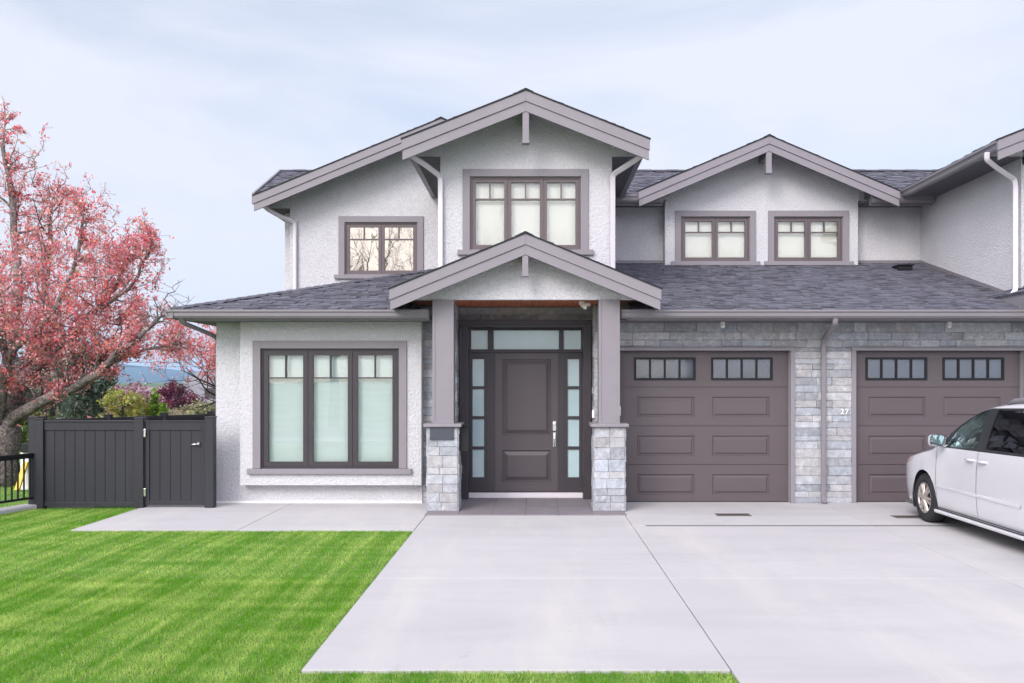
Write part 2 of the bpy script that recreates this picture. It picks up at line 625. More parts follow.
def stain(prev, scale, loc, lo, hi, amt, colr, nscale=1.0, detail=8, rough=.7):
    mp_ = cN.new('ShaderNodeMapping'); mp_.inputs['Scale'].default_value = scale; mp_.inputs['Location'].default_value = loc
    cL_.new(tcc.outputs['Object'], mp_.inputs[0])
    n_ = cN.new('ShaderNodeTexNoise'); n_.inputs['Scale'].default_value = nscale; n_.inputs['Detail'].default_value = detail
    n_.inputs['Roughness'].default_value = rough
    cL_.new(mp_.outputs[0], n_.inputs['Vector'])
    r_ = cN.new('ShaderNodeMapRange'); r_.inputs['From Min'].default_value = lo; r_.inputs['From Max'].default_value = hi
    r_.inputs['To Max'].default_value = amt
    cL_.new(n_.outputs['Fac'], r_.inputs['Value'])
    x_ = cN.new('ShaderNodeMix'); x_.data_type = 'RGBA'
    cL_.new(r_.outputs[0], x_.inputs[0]); cL_.new(prev, x_.inputs[6]); x_.inputs[7].default_value = (*colr, 1)
    return x_.outputs[2]
prev = stain(prev, (.35, 1.6, 1), (3, 1, 0), .48, .68, .5, (.36, .345, .352))       # washed bands
prev = stain(prev, (1.2, .22, 1), (7, 5, 0), .50, .70, .6, (.52, .49, .44))         # warm pale streaks
prev = stain(prev, (3.5, 3.5, 1), (1, 9, 0), .66, .74, .35, (.26, .24, .23), 1.0, 4)    # small dark spots
prev = stain(prev, (9, 9, 1), (4, 2, 0), .69, .75, .5, (.24, .22, .21), 1.0, 3)
cL_.new(prev, pb.inputs['Base Color'])
# sidewalk, kerb and road behind the camera's spot
slabs('sidewalk', [(-20 + 1.5 * i, -18.5 + 1.5 * i, -2.6, -1.02) for i in range(26)], 0.004)
sheet('road', -60, 60, -11, -2.75, -0.088, M['asphalt'])
b = MB(); b.box(-60, 60, -2.76, -2.61, -0.2, 0.01)
tag(b.build('kerb', M['concrete'], bevel=.01), kind='structure')

# trench drain and floor drains
root = empty('trench_drain', (7, 12.215, 0), 'long narrow black slotted drain crossing the driveway in front of the garages', 'drain')
b = MB(); b.box(1.52, 13.9, 12.185, 12.245, -0.085, -0.03)
b.build('channel', M['black'], root)
b = MB()
for y in (12.184, 12.24): b.box(1.52, 13.9, y, y + .006, -0.03, 0.003)
x = 1.52
while x < 13.9:
    b.box(x, x + .02, 12.192, 12.238, -0.02, 0.001); x += 0.042
b.build('grate', mat('galvanised_grate', (.16, .15, .15), .6), root)
for (x0, x1, y, lab) in ((2.67, 3.17, 13.2, 'small rusty rectangular drain grate in front of the middle garage door'),
                         (5.19, 5.72, 13.0, 'small rectangular drain grate beside the front wheel of the white van')):
    root = empty('drain_grate', ((x0 + x1) / 2, y, 0), lab, 'drain', 'drain grates in the garage apron')
    b = MB(); b.wall(x0, x1, y - .12, y + .12, 0, 0)
    b = MB()
    b.box(x0, x1, y - .12, y - .105, -.02, .006); b.box(x0, x1, y + .105, y + .12, -.02, .006)
    b.box(x0, x0 + .015, y - .104, y + .104, -.02, .0055); b.box(x1 - .015, x1, y - .104, y + .104, -.02, .0055)
    b.build('rim', M['jointfill'], root)
    b = MB()
    q = x0 + .02
    while q < x1 - .03:
        b.box(q, q + .014, y - .103, y + .103, -.01, .0045); q += .026
    b.box(x0 + .016, x1 - .016, y - .103, y + .103, .0005, .0015)
    b.build('bars', mat('rusty_iron', (0.085, 0.06, 0.055), 0.8, var=.3, var_scale=20), root)

# ================================================================== HOUSE
house = empty('house', (1.5, 14.5, 0), 'two storey grey stucco duplex with gabled dark shingle roofs, stone pillars and two garage doors', 'house')
FR = Vector((0, -1, 0))

# --- lower walls ----------------------------------------------------
b = MB()
b.wall(-5.12, -1.80, 0.0, 2.93, 14.5, 14.7, [(-4.36, -2.13, 0.55, 2.50)])
b.box(-5.12, -4.92, 14.7, 24.5, 0, 2.93)
b.box(-5.12, 12.5, 24.5, 24.7, 0, 5.2)
b.build('wall', M['stucco'], house)
b = MB(); b.box(-5.13, -1.8, 14.49, 14.72, 0.0, 0.035)
b.build('base_flashing', M['white_plastic'], house)
# projecting window bay
b = MB()
b.wall(-4.67, -1.79, 0.31, 2.91, 14.30, 14.496, [(-4.36, -2.13, 0.55, 2.50)])
bay = b.build('window_bay', M['stucco'], house)
# --- stone front ----------------------------------------------------
GH = 2.455
G1, G2 = (1.37, 4.13), (5.13, 7.89)
b = MB()
b.wall(-1.80, -1.27, 0.0, 3.16, 14.53, 14.72)
b.build('stone_wall', M['mortar'], house)
b = MB()
b.wall(.98, 12.5, 0.0, 3.16, 14.53, 14.72, [(G1[0], G1[1], -1, GH), (G2[0], G2[1], -1, GH)])
sw = b.build('stone_wall', M['mortar'], house)
b = MB()
X0 = -1.80
stones(b, (X0, 14.53, 0), (1, 0, 0), 0.0, 2.93, 14.0, (0, -1, 0),
       [(-1.27 - X0, 0.98 - X0, -1, 3.4), (G1[0] - .07 - X0, G1[1] + .07 - X0, -1, GH + .05), (G2[0] - .005 - X0, G2[1] + .07 - X0, -1, GH + .05)],
       seed=4, lmin=.2, lmax=.62, prot=(0, .022))
# returns into the porch and the strip above the front door
stones(b, (-1.27, 14.53, 0), (0, 1, 0), 0.0, 3.20, 0.53, (1, 0, 0), seed=5, prot=(0, .015))
stones(b, (0.98, 14.53, 0), (0, 1, 0), 0.0, 3.20, 0.53, (-1, 0, 0), seed=6, prot=(0, .015))
stones(b, (-1.27, 15.07, 0), (1, 0, 0), 2.975, 3.20, 2.25, (0, -1, 0), seed=7, prot=(0, .01), lmin=.3, lmax=.8)
b.build('stone_veneer', M['stone'], sw)
b = MB()
b.box(-1.55, -1.262, 14.72, 15.3, 0, 3.2); b.box(0.972, 1.3, 14.72, 15.3, 0, 3.2)
b.box(-1.26, .97, 15.08, 15.3, 2.965, 3.25)
b.build('porch_wall', M['mortar'], house)

# --- garage doors ---------------------------------------------------
def garage_door(x0, x1, label):
    yd = 14.62
    cx = (x0 + x1) / 2
    secs = [(0.01, 0.606), (0.614, 1.233), (1.241, 1.864), (1.872, 2.452)]
    b = MB()
    wins = [(cx - 1.125, cx - 0.125), (cx + 0.125, cx + 1.125)]
    for i, (a, c) in enumerate(secs):
        if i < 3:
            pz0, pz1 = c - 0.155 - .33, c - 0.155
            pxs = [(cx - 1.075, cx - 0.145), (cx + 0.145, cx + 1.075)]
            holes = [(p, q, pz0, pz1) for p, q in pxs]
            b.wall(x0, x1, a, c, yd, yd + .05, holes)
            for p, q in pxs:      # recessed moulding and raised field
                m_, d1 = 0.035, 0.019
                def ring(p0, q0, r0, s0, ya, p1, q1, r1, s1, yb):
                    A = [(p0, ya, r0), (q0, ya, r0), (q0, ya, s0), (p0, ya, s0)]
                    B = [(p1, yb, r1), (q1, yb, r1), (q1, yb, s1), (p1, yb, s1)]
                    for k in range(4):
                        b.face([A[k], A[(k + 1) % 4], B[(k + 1) % 4], B[k]])
                ring(p, q, pz0, pz1, yd, p + .012, q - .012, pz0 + .012, pz1 - .012, yd + d1)
                ring(p + .012, q - .012, pz0 + .012, pz1 - .012, yd + d1, p + .03, q - .03, pz0 + .03, pz1 - .03, yd + d1)
                ring(p + .03, q - .03, pz0 + .03, pz1 - .03, yd + d1, p + .055, q - .055, pz0 + .055, pz1 - .055, yd + .003)
                b.face([(p + .055, yd + .003, pz0 + .055), (q - .055, yd + .003, pz0 + .055),
                        (q - .055, yd + .003, pz1 - .055), (p + .055, yd + .003, pz1 - .055)])
        else:
            b.wall(x0, x1, a, c, yd, yd + .05, [(p + .02, q - .02, 2.0, 2.33) for p, q in wins])
        b.box(x0, x1, yd + .02, yd + .06, a - .012, a + .006)
    gd = b.build('garage_door', M['garage'], house)
    if label: gd['label'] = label
    for p, q in wins:
        f = MB()
        f.wall(p, q, 1.98, 2.35, yd - .014, yd + .03,
               [(p + .035 + k * (q - p - .04) / 4, p + .005 + (k + 1) * (q - p - .04) / 4, 2.015, 2.315) for k in range(4)])
        w = f.build('window', M['black'], gd, bevel=.003)
        g = MB(); g.box(p + .01, q - .01, yd + .004, yd + .008, 2.0, 2.33)
        g.mi = 1; g.box(p + .01, q - .01, yd + .03, yd + .04, 1.99, 2.34)
        g.build('pane', [M['glass_garage'], M['grey_pane']], gd)
    # jamb and head trim
    t = MB()
    q0 = x0 - .075 if x0 < 3 else x0 - .012
    t.box(q0, q0 + .071, 14.485, 14.60, 0, GH)
    t.box(x1 + .004, x1 + .075, 14.485, 14.60, 0, GH)
    t.box(q0 - .001, x1 + .075, 14.483, 14.60, GH, GH + .05)
    t.box(x0 - .1, x1 + .1, 14.465, 14.55, GH + .0505, GH + .062)
    t.box(x0 - .03, x1 + .03, 14.5, 14.8, GH + .07, GH + .08)
    t.build('garage_trim', M['trim'], house, bevel=.004)
    k = MB(); k.box(x0 - .02, x1 + .02, 14.70, 14.72, 0, 2.5)
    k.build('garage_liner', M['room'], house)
    k = MB(); k.box(x0 + .003, x1 - .003, yd - .004, yd + .04, 0.001, .012)
    k.build('bottom_seal', M['black'], gd)
    return gd


garage_door(*G1, None)
garage_door(*G2, 'brown grey panelled garage door behind the white van')

# --- windows --------------------------------------------------------
def window(x0, x1, z0, z1, y, n, split, blind, pane, sash=0.055, case=0.11, sill_over=0.08, depth=0.06, label=None, mull=0.0, frame_m=None):
    """outer frame rectangle on a wall face at y; wall opening must exist"""
    fm = frame_m or M['frame']
    fy = y + 0.015
    b = MB()
    w = (x1 - x0)
    fw = 0.03
    holes = []
    sw_ = (w - 2 * fw) / n
    b.wall(x0, x1, z0, z1, fy, fy + .12, [(x0 + fw, x1 - fw, z0 + fw, z1 - fw)])
    win = b.build('window', fm, house, bevel=.004)
    if label: win['label'] = label
    for k in range(n):
        a, c = x0 + fw + k * sw_ + .003, x0 + fw + (k + 1) * sw_ - .003
        zs = z1 - fw - sash - split
        hs = []
        gx0, gx1 = a + sash, c - sash
        mid = (gx0 + gx1) / 2
        mu = .011
        hs = [(gx0, gx1, z0 + fw + sash, zs - mu), (gx0, mid - mu, zs + mu, z1 - fw - sash), (mid + mu, gx1, zs + mu, z1 - fw - sash)]
        s = MB(); s.wall(a, c, z0 + fw + .002, z1 - fw - .002, fy + .012, fy + .075, hs)
        s.build('sash', fm, win, bevel=.006)
        g = MB(); g.box(gx0 - .01, gx1 + .01, fy + .045, fy + .049, z0 + fw + sash - .01, z1 - fw - sash + .01)
        g.build('pane', pane, win)
    bb = MB()
    bb.box(x0 + .01, x1 - .01, fy + .125, fy + .135, z0 + .01, z1 - .01)
    bb.build('blind', blind, win)
    # casing
    c = MB()
    c.box(x0 - case, x0 - .002, y - .028, y + .03, z0, z1 + case)
    c.box(x1 + .002, x1 + case, y - .028, y + .03, z0, z1 + case)
    c.box(x0 - .0025, x1 + .0025, y - .0285, y + .03, z1 + .002, z1 + case)
    c.build('casing', M['trim'], win, bevel=.004)
    s = MB()
    s.box(x0 - case - sill_over, x1 + case + sill_over, y - .06, y + .06, z0 - .085, z0 - .002)
    s.build('sill', M['trim'], win, bevel=.006)
    return win


window(-4.34, -2.146, 0.575, 2.48, 14.30, 3, 0.36, M['blind'], M['glass'], sash=.075, case=.125, frame_m=M['frame_shaded'],
       label='large three pane ground floor window with pale green blinds')
window(-1.03, .757, 4.077, 5.256, 14.5, 3, .27, M['blind_white'], M['glass'], sash=.055, case=.12,
       label='three pane upper window with bright white blinds above the porch')
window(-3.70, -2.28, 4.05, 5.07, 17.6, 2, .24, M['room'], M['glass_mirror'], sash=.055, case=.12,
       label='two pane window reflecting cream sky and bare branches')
window(2.94, 4.314, 4.362, 5.254, 18.0, 2, .22, M['blind_white'], M['glass'], sash=.055, case=.12,
       label='left window of the pair in the dormer over the garage')
window(4.80, 6.176, 4.362, 5.254, 18.0, 2, .22, M['blind_white'], M['glass'], sash=.055, case=.12,
       label='right window of the pair in the dormer over the garage')

# --- upper walls ----------------------------------------------------
CX = -.127
b = MB()
b.wall(-1.51, 1.257, 3.26, 5.42, 14.5, 14.7, [(-1.03, .757, 4.077, 5.256)])
b.pxz([(-1.51, 5.42), (1.257, 5.42), (1.257, 5.80), (CX, 6.345), (-1.51, 5.80)], 14.5, 14.7)
b.box(-1.51, -1.31, 14.7, 18.4, 3.05, 5.80)
b.box(1.057, 1.257, 14.7, 18.4, 3.05, 5.80)
b.build('wall', M['stucco'], house)
LX = -1.757
b = MB()
b.wall(-4.77, -1.51, 3.3, 5.30, 17.6, 17.8, [(-3.70, -2.28, 4.05, 5.07)])
b.pxz([(-4.77, 5.30), (-1.515, 5.30), (-1.515, 6.72), (LX, 6.83), (-4.77, 5.58)], 17.6, 17.8)
b.box(-4.97, -4.77, 17.95, 24.5, 3.2, 5.42)
b.box(-4.771, -4.6, 17.8, 18.0, 3.3, 5.5)
b.build('wall', M['stucco'], house)
DX = 4.55
b = MB()
b.wall(2.62, 6.48, 4.0, 5.42, 18.0, 18.2, [(2.94, 4.314, 4.362, 5.254), (4.80, 6.176, 4.362, 5.254)])
b.pxz([(2.62, 5.42), (6.48, 5.42), (6.48, 5.80), (DX, 6.61), (2.62, 5.80)], 18.0, 18.2)
b.box(2.62, 2.82, 18.2, 18.5, 4.0, 5.80); b.box(6.28, 6.48, 18.2, 18.5, 4.0, 5.80)
b.build('wall', M['stucco'], house)
for x0, x1 in ((1.25, 2.63), (6.47, 7.86)):
    b = MB(); b.box(x0, x1, 18.3, 18.5, 4.0, 5.54); b.build('wall', M['stucco'], house)
WX = 9.2
b = MB()
b.box(7.85, 8.05, 14.5, 18.5, 3.05, 5.62)
b.box(8.05, 10.6, 14.5, 14.7, 3.05, 5.45)
b.pxz([(7.85 + .001, 5.62), (7.87, 5.45), (10.6, 5.45), (10.6, 5.75), (WX, 6.36)], 14.5, 14.7)
b.build('wall', M['stucco'], house)

# --- gable roofs ----------------------------------------------------
def gable(cx, zr, hw, s, yf, yb, plumb, lo=None, hi=None, eaves=((1, 0.4), (-1, 0.4)), yb_eave=None, seed=1, soff_z=None, label=None, yw=None):
    """ridge along Y. lo/hi: limits in X. eaves: (side, inner depth of soffit)"""
    lo = cx - hw if lo is None else lo
    hi = cx + hw if hi is None else hi
    sl = math.sqrt(1 + s * s)
    b = MB()
    vL = Vector((-1, 0, -s)) / sl
    # shingles: measured from eave upwards
    for side in (-1, 1):
        ext = (cx - lo) if side < 0 else (hi - cx)
        if ext < .05: continue
        x_e = cx + side * ext
        z_e = zr - s * ext
        v = Vector((-side, 0, s)).normalized()
        shingles(b, (x_e, yf - .015, z_e + .012), (0, 1, 0), v, [(0, 0), (yb - yf, 0), (yb - yf, ext * sl), (0, ext * sl)], seed=seed * 7 + side)
    # ridge cap
    y = yf - .02
    while y < yb:
        t = random.uniform(.75, 1.1); b.tint = (t, t, t)
        w = .12
        for side in (-1, 1):
            b.face([(cx, y, zr + .044), (cx, y + .2, zr + .034), (cx + side * w, y + .2, zr - s * w + .026), (cx + side * w, y, zr - s * w + .036)])
        y += .17
    b.tint = (1, 1, 1)
    roof = b.build('roof', M['shingle'], house)
    if label: roof['label'] = label
    d = MB()
    def zz(x, off): return zr - s * abs(x - cx) - off
    pts_t = [(lo + .01, zz(lo + .01, 0)), (cx, zr), (hi - .01, zz(hi - .01, 0))]
    pts_b = [(x, z - .07) for x, z in pts_t]
    if hi - cx < .05 or cx - lo < .05: pass
    d.pxz(pts_t + list(reversed(pts_b)), yf + .045, yb)
    d.build('roof_deck', M['soffit'], roof)
    # rake boards
    for side in (-1, 1):
        ext = (cx - lo) if side < 0 else (hi - cx)
        if ext < .05: continue
        xe = cx + side * ext
        p1 = plumb * .5
        r = MB()
        r.pxz([(cx, zr + .005), (xe, zz(xe, -.005)), (xe, zz(xe, p1)), (cx, zr - p1)], yf - .012, yf + .04)
        r.pxz([(cx, zr - p1 - .001), (xe - side * .012, zz(xe - side * .012, p1 + .001)), (xe - side * .012, zz(xe - side * .012, plumb)), (cx, zr - plumb)], yf + .008, yf + .042)
        r.build('rake_board', M['trim'], roof, bevel=.003)
        # drip edge
        q = MB()
        q.pxz([(cx, zr + .026), (xe + side * .012, zz(xe, -.026)), (xe + side * .012, zz(xe, -.0055)), (cx, zr + .0055)], yf - .026, yf + .02)
        q.build('drip_edge', M['black'], roof)
    # eave boxes
    ybe = yb_eave or yb
    for side, dep in eaves:
        ext = (cx - lo) if side < 0 else (hi - cx)
        xe = cx + side * ext
        ze = zz(xe, 0)
        zs = soff_z if soff_z is not None else ze - plumb + .03
        f = MB()
        xi = xe - side * (dep)
        ys = yf + .05 if yw is None else yw - .02
        f.box(min(xi, xe - side * .10), max(xi, xe - side * .10), ys, ybe, zs, zs + .02)
        if yw is not None:
            c_ = MB()
            xo = xe - side * .122
            c_.pxz([(xi - side * .03, zs + .021), (xo, zs + .021), (xo, zz(xo, .075)), (xi - side * .03, zz(xi, .075))], yw - .018, yw + .03)
            c_.build('eave_return', M['stucco'], roof)
        # vent grooves
        k = ys + .05
        while k < ybe:
            f.box(min(xi, xe - side * .12), max(xi, xe - side * .12), k, k + .02, zs - .006, zs - .0005)
            k += .1
        f.build('soffit', M['soffit'], roof)
        g = MB()
        g.box(xe - side * .12, xe - side * .10, yf + .045, ybe, zs - .012, ze - .04)
        prof = [(-.10, .01), (-.10, -.12), (-.03, -.12), (-.015, -.09), (-.012, -.04), (0.01, -.02), (0.01, .012)]
        g.prism([(xe + side * p, yf + .046, ze + q) for p, q in prof], (0, ybe - yf - .046, 0))
        g.build('gutter', M['trim_dark'], roof)
    return roof


gable(CX, 6.43, 1.91, .396, 13.85, 19.5, .31, eaves=((-1, .53), (1, .53)), yb_eave=18.29, seed=2, soff_z=5.555, yw=14.5)
gable(LX, 6.918, 3.55, .412, 17.0, 22.0, .28, hi=.3, eaves=((-1, .54),), yb_eave=21.9, seed=3, soff_z=5.32, yw=17.6)
gable(DX, 6.70, 2.53, .425, 17.4, 20.5, .285, eaves=((-1, .6), (1, .6)), yb_eave=18.3, seed=4, soff_z=5.545, yw=18.0)
gable(WX, 6.49, 2.06, .40, 13.85, 19.5, .30, eaves=((-1, .70),), yb_eave=17.75, seed=5, soff_z=5.56, yw=14.5)
porch = gable(CX, 4.12, 1.995, .41, 13.2, 16.2, .30, eaves=(), seed=6)
gable(9.49, 4.12, 1.995, .41, 13.2, 16.2, .30, eaves=(), seed=7)
# side fascia of the two porch roofs
for cx in (CX, 9.49):
    for sd in (-1, 1):
        x = cx + sd * 1.975
        b = MB(); b.box(x - .012, x + .012, 13.245, 14.9, 3.03, 3.27)
        b.build('porch_fascia', M['trim_dark'], house)

# --- main upper roof (ridge along X) --------------------------------
b = MB()
s2 = .45
sl = math.sqrt(1 + s2 * s2)
D2 = 2.1
vv = Vector((0, 1, s2)).normalized()
shingles(b, (0, 17.6, 5.61), (1, 0, 0), vv, [(-5.45, 0), (-4.79, 0), (-4.79, D2 * sl), (-5.53, D2 * sl)], seed=31)
shingles(b, (0, 17.6, 5.61), (1, 0, 0), vv, [(-4.79, .45), (-3.3, .45), (-3.3, D2 * sl), (-4.79, D2 * sl)], seed=36)
shingles(b, (0, 17.6, 5.61), (1, 0, 0), vv, [(1.2, 0), (2.5, 0), (2.5, D2 * sl), (1.2, D2 * sl)], seed=32)
shingles(b, (0, 17.6, 5.61), (1, 0, 0), vv, [(6.6, 0), (9.5, 0), (9.5, D2 * sl), (6.6, D2 * sl)], seed=34)
shingles(b, (0, 17.6, 5.61), (1, 0, 0), vv, [(2.5, 1.0), (6.6, 1.0), (6.6, D2 * sl), (2.5, D2 * sl)], seed=35)
vv = Vector((0, -1, s2)).normalized()
shingles(b, (0, 21.8, 5.61), (1, 0, 0), vv, [(-5.45, 0), (12.5, 0), (12.5, D2 * sl), (-5.53, D2 * sl)], seed=33)
for i in range(62):
    x = -5.54 + i * .29
    t = random.uniform(.8, 1.1); b.tint = (t, t, t)
    b.box(x, x + .28, 19.60, 19.70, 6.545, 6.575 + .006 * (i % 2)); b.box(x, x + .28, 19.7001, 19.8, 6.545, 6.573 + .006 * (i % 2))
b.tint = (1, 1, 1)
up = b.build('roof', M['shingle'], house)
b = MB()
for xa, xb in ((1.2, 2.5), (6.6, 12.5)):
    b.prism([(xa, 17.62, 5.595), (xa, 19.7, 6.53), (xa, 21.8, 5.595), (xa, 21.8, 5.5), (xa, 17.62, 5.5)], (xb - xa, 0, 0))
b.prism([(2.5, 18.5, 5.99), (2.5, 19.7, 6.53), (2.5, 21.8, 5.595), (2.5, 21.8, 5.5), (2.5, 18.5, 5.5)], (4.1, 0, 0))
b.prism([(-5.44, 17.62, 5.595), (-5.52, 19.7, 6.53), (-5.44, 21.8, 5.595), (-5.44, 21.8, 5.5), (-5.44, 17.62, 5.5)], (5.4, 0, 0))
b.box(1.3, 2.6, 17.66, 18.32, 5.51, 5.53); b.box(6.5, 8.0, 17.66, 18.32, 5.51, 5.53)
b.box(-5.4, -4.7, 17.9, 21.7, 5.42, 5.44)
b.build('roof_deck', M['soffit'], up)
kp = [(0, 0), (0, -.03), (.015, -.055), (.02, -.115), (.05, -.155), (.12, -.155), (.12, -.01)]
for x0, x1 in ((1.30, 2.52), (6.58, 7.80)):
    b = MB()
    b.prism([(x0, 17.50 + p, 5.60 + q) for p, q in kp], (x1 - x0, 0, 0))
    b.box(x0, x1, 17.63, 17.66, 5.41, 5.58)
    b.build('gutter', M['trim_dark'], up)
b = MB()   # sloping left rake of the rear roof
b.prism([(-5.49, 17.5, 5.62), (-5.57, 19.7, 6.60), (-5.57, 21.8, 5.62), (-5.57, 21.8, 5.42), (-5.57, 19.7, 6.40), (-5.49, 17.5, 5.40)], (.04, 0, 0))
b.build('rake_board', M['trim_dark'], up)

# --- main lower roof ------------------------------------------------
s1 = .29
sl1 = math.sqrt(1 + s1 * s1)
YE, ZE, XL = 13.80, 3.054, -5.55
TD = 4.75
b = MB()
v1 = Vector((0, 1, s1)).normalized()
def Q(x, d): return (x, d * sl1)
shingles(b, (0, YE, ZE), (1, 0, 0), v1, [Q(XL, 0), Q(-1.9, 0), Q(-1.9, 3.73), Q(XL + 3.73, 3.73)], seed=41)
shingles(b, (0, YE, ZE), (1, 0, 0), v1, [Q(-1.9, .9), Q(-1.3, .9), Q(-1.3, TD), Q(XL + TD, TD), Q(-1.9, 3.73)], seed=42)
shingles(b, (0, YE, ZE), (1, 0, 0), v1, [Q(1.5, 0), Q(12.5, 0), Q(12.5, TD), Q(1.5, TD)], seed=43)
shingles(b, (0, YE, ZE), (1, 0, 0), v1, [Q(1.1, .9), Q(1.5, .9), Q(1.5, TD), Q(1.1, TD)], seed=44)
vl = Vector((1, 0, s1)).normalized()
shingles(b, (XL, YE, ZE), (0, 1, 0), vl, [(0, 0), (11.2, 0), (11.2, .9 * sl1), (.9, .9 * sl1)], seed=45)
shingles(b, (XL, YE, ZE), (0, 1, 0), vl, [(.9, .9 * sl1), (11.2, .9 * sl1), (11.2, 3.7 * sl1), (3.7, 3.7 * sl1)], seed=46)
# hip cap tabs
t_ = 0.0
hd = Vector((1, 1, s1)).normalized()
while t_ < 3.9:
    p = Vector((XL, YE, ZE + .03)) + Vector((1, 1, s1)) * t_
    q = p + hd * .26
    t = random.uniform(.75, 1.1); b.tint = (t, t, t)
    w1, w2 = Vector((.10, -.0, -.0)), Vector((0, .10, 0))
    up1 = Vector((0, 0, .018))
    a1 = Vector((.12, -.0, -.012)); a2 = Vector((0, .12, -.012))
    b.face([p + up1, q + up1 * .4, q + a1, p + a1 + up1 * .6])
    b.face([p + up1, p + a2 + up1 * .6, q + a2, q + up1 * .4])
    b.face([p + up1, p + a1 + up1 * .6, p + a1, p, p + a2, p + a2 + up1 * .6])
    t_ += .125
b.tint = (1, 1, 1)
low = b.build('roof', M['shingle'], house)
b = MB()
def slab_front(x0, x1, d0, d1, x0t=None):
    x0t = x0 if x0t is None else x0t
    T = [(x0, YE + d0, ZE + s1 * d0 - .012), (x1, YE + d0, ZE + s1 * d0 - .012), (x1, YE + d1, ZE + s1 * d1 - .012), (x0t, YE + d1, ZE + s1 * d1 - .012)]
    b.prism(T, (0, 0, -.05))
slab_front(XL + .01, -1.9, 0.01, 3.7, XL + 3.7)
slab_front(1.5, 12.5, .01, TD)
b.prism([(XL + .01, YE + .01, ZE - .012), (XL + 3.7, YE + 3.7, ZE + s1 * 3.7 - .012), (XL + 3.7, 25, ZE + s1 * 3.7 - .012), (XL + .01, 25, ZE - .012)], (0, 0, -.05))
# eave soffit
b.box(XL + .1, -1.6, YE + .02, 14.55, 2.905, 2.925)
b.box(1.3, 12.5, YE + .02, 14.55, 2.905, 2.925)
b.box(XL + .1, -5.05, 14.55, 24.9, 2.905, 2.925)
b.build('roof_deck', M['soffit'], low)
kg = [(0, 0), (0, -.028), (.02, -.05), (.022, -.095), (.05, -.128), (.125, -.128), (.125, -.006), (.115, -.006), (.115, -.1), (.05, -.1), (.03, -.06), (.012, -.008)]
b = MB()
for x0, x1 in ((XL - .06, -1.60), (1.33, 12.5)):
    b.prism([(x0, 13.66 + p, 3.05 + q) for p, q in kg], (x1 - x0, 0, 0))
    b.box(x0 + .1, x1, 13.792, 13.812, 2.895, 3.03)
b.prism([(XL - .06 + p, 13.66, 3.05 + q) for p, q in kg], (0, 11.2, 0))
b.build('gutter', M['trim_dark'], low)
# step flashing along upper walls
b = MB()
b.box(1.26, 2.62, 18.26, 18.31, 4.36, 4.42); b.box(6.48, 7.85, 18.26, 18.31, 4.36, 4.42)
b.prism([(7.835, 14.5, 3.26), (7.835, 18.3, 4.36), (7.835, 18.3, 4.43), (7.835, 14.5, 3.33)], (.014, 0, 0))
b.box(2.6, 6.5, 17.985, 18.0, 4.25, 4.29)
b.build('flashing', M['trim_dark'], low)
b = MB()   # roof vent
b.box(7.02, 7.28, 17.3, 17.6, 4.1, 4.19); b.box(7.0, 7.3, 17.27, 17.62, 4.185, 4.215)
b.build('roof_vent', M['black'], low, bevel=.01)

# --- porch ----------------------------------------------------------
b = MB()
# gable face between rake boards
b.pxz([(-1.52, 3.195), (1.28, 3.195), (1.75, 3.196), (1.75, 3.27), (CX, 4.04), (-2.0, 3.27), (-2.0, 3.196)], 13.6, 13.72)
b.build('porch_gable', M['stucco'], house)
b = MB()
x = -1.95
while x < 1.7:
    b.box(x, x + .088, 13.63, 15.09, 3.205, 3.22); x += .092
b.build('porch_ceiling', M['wood'], house)
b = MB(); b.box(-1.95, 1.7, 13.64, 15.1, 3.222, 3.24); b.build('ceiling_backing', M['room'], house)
b = MB()
rnd = random.Random(8)
ty = 13.14
gy = [13.14, 13.74, 14.34, 15.1]
gx = [-1.60 + .4925 * i for i in range(7)]
for y0, y1 in zip(gy, gy[1:]):
    for x0, x1 in zip(gx, gx[1:]):
        b.box(x0 + .003, x1 - .003, y0 + .003, y1 - .003, -.005, .012)
b.build('porch_floor', M['tile'], house, bevel=.003)
b = MB(); b.box(-1.6, 1.355, 13.145, 15.1, -.005, .007); b.build('porch_grout', M['jointfill'], house)


def column(cx):
    """square shaft on a stone plinth"""
    sh = MB()
    sh.box(cx - .156, cx + .156, 13.585, 13.89, 1.32, 3.195)
    for a, c in ((-.160, -.122), (.122, .160)):
        sh.box(cx + a, cx + c, 13.575, 13.59, 1.36, 3.19)
    sh.box(cx - .162, cx + .162, 13.573, 13.90, 1.32, 1.36)
    col = sh.build('column', M['trim'], house, bevel=.004)
    c = MB(); c.box(cx - .285, cx + .285, 13.45, 14.03, 1.275, 1.325)
    c.build('cap', M['trim'], col, bevel=.008)
    k = MB(); k.box(cx - .225, cx + .225, 13.525, 13.965, .012, 1.275)
    k.build('plinth_core', M['mortar'], col)
    s = MB()
    W = .455
    stones(s, (cx - W / 2, 13.525, 0), (1, 0, 0), .012, 1.272, W, (0, -1, 0), seed=int(cx * 10) + 60, lmin=.14, lmax=.3, hmin=.10, hmax=.19, prot=(0, .010))
    stones(s, (cx - W / 2, 13.525, 0), (0, 1, 0), .012, 1.272, .44, (-1, 0, 0), seed=int(cx * 10) + 61, lmin=.12, lmax=.3, prot=(0, .012))
    stones(s, (cx + W / 2, 13.525, 0), (0, 1, 0), .012, 1.272, .44, (1, 0, 0), seed=int(cx * 10) + 62, lmin=.12, lmax=.3, prot=(0, .012))
    stones(s, (cx - W / 2, 13.965, 0), (1, 0, 0), .012, 1.272, W, (0, 1, 0), seed=int(cx * 10) + 63, lmin=.12, lmax=.3, prot=(0, .012))
    s.build('plinth', M['stone'], col)
    return col


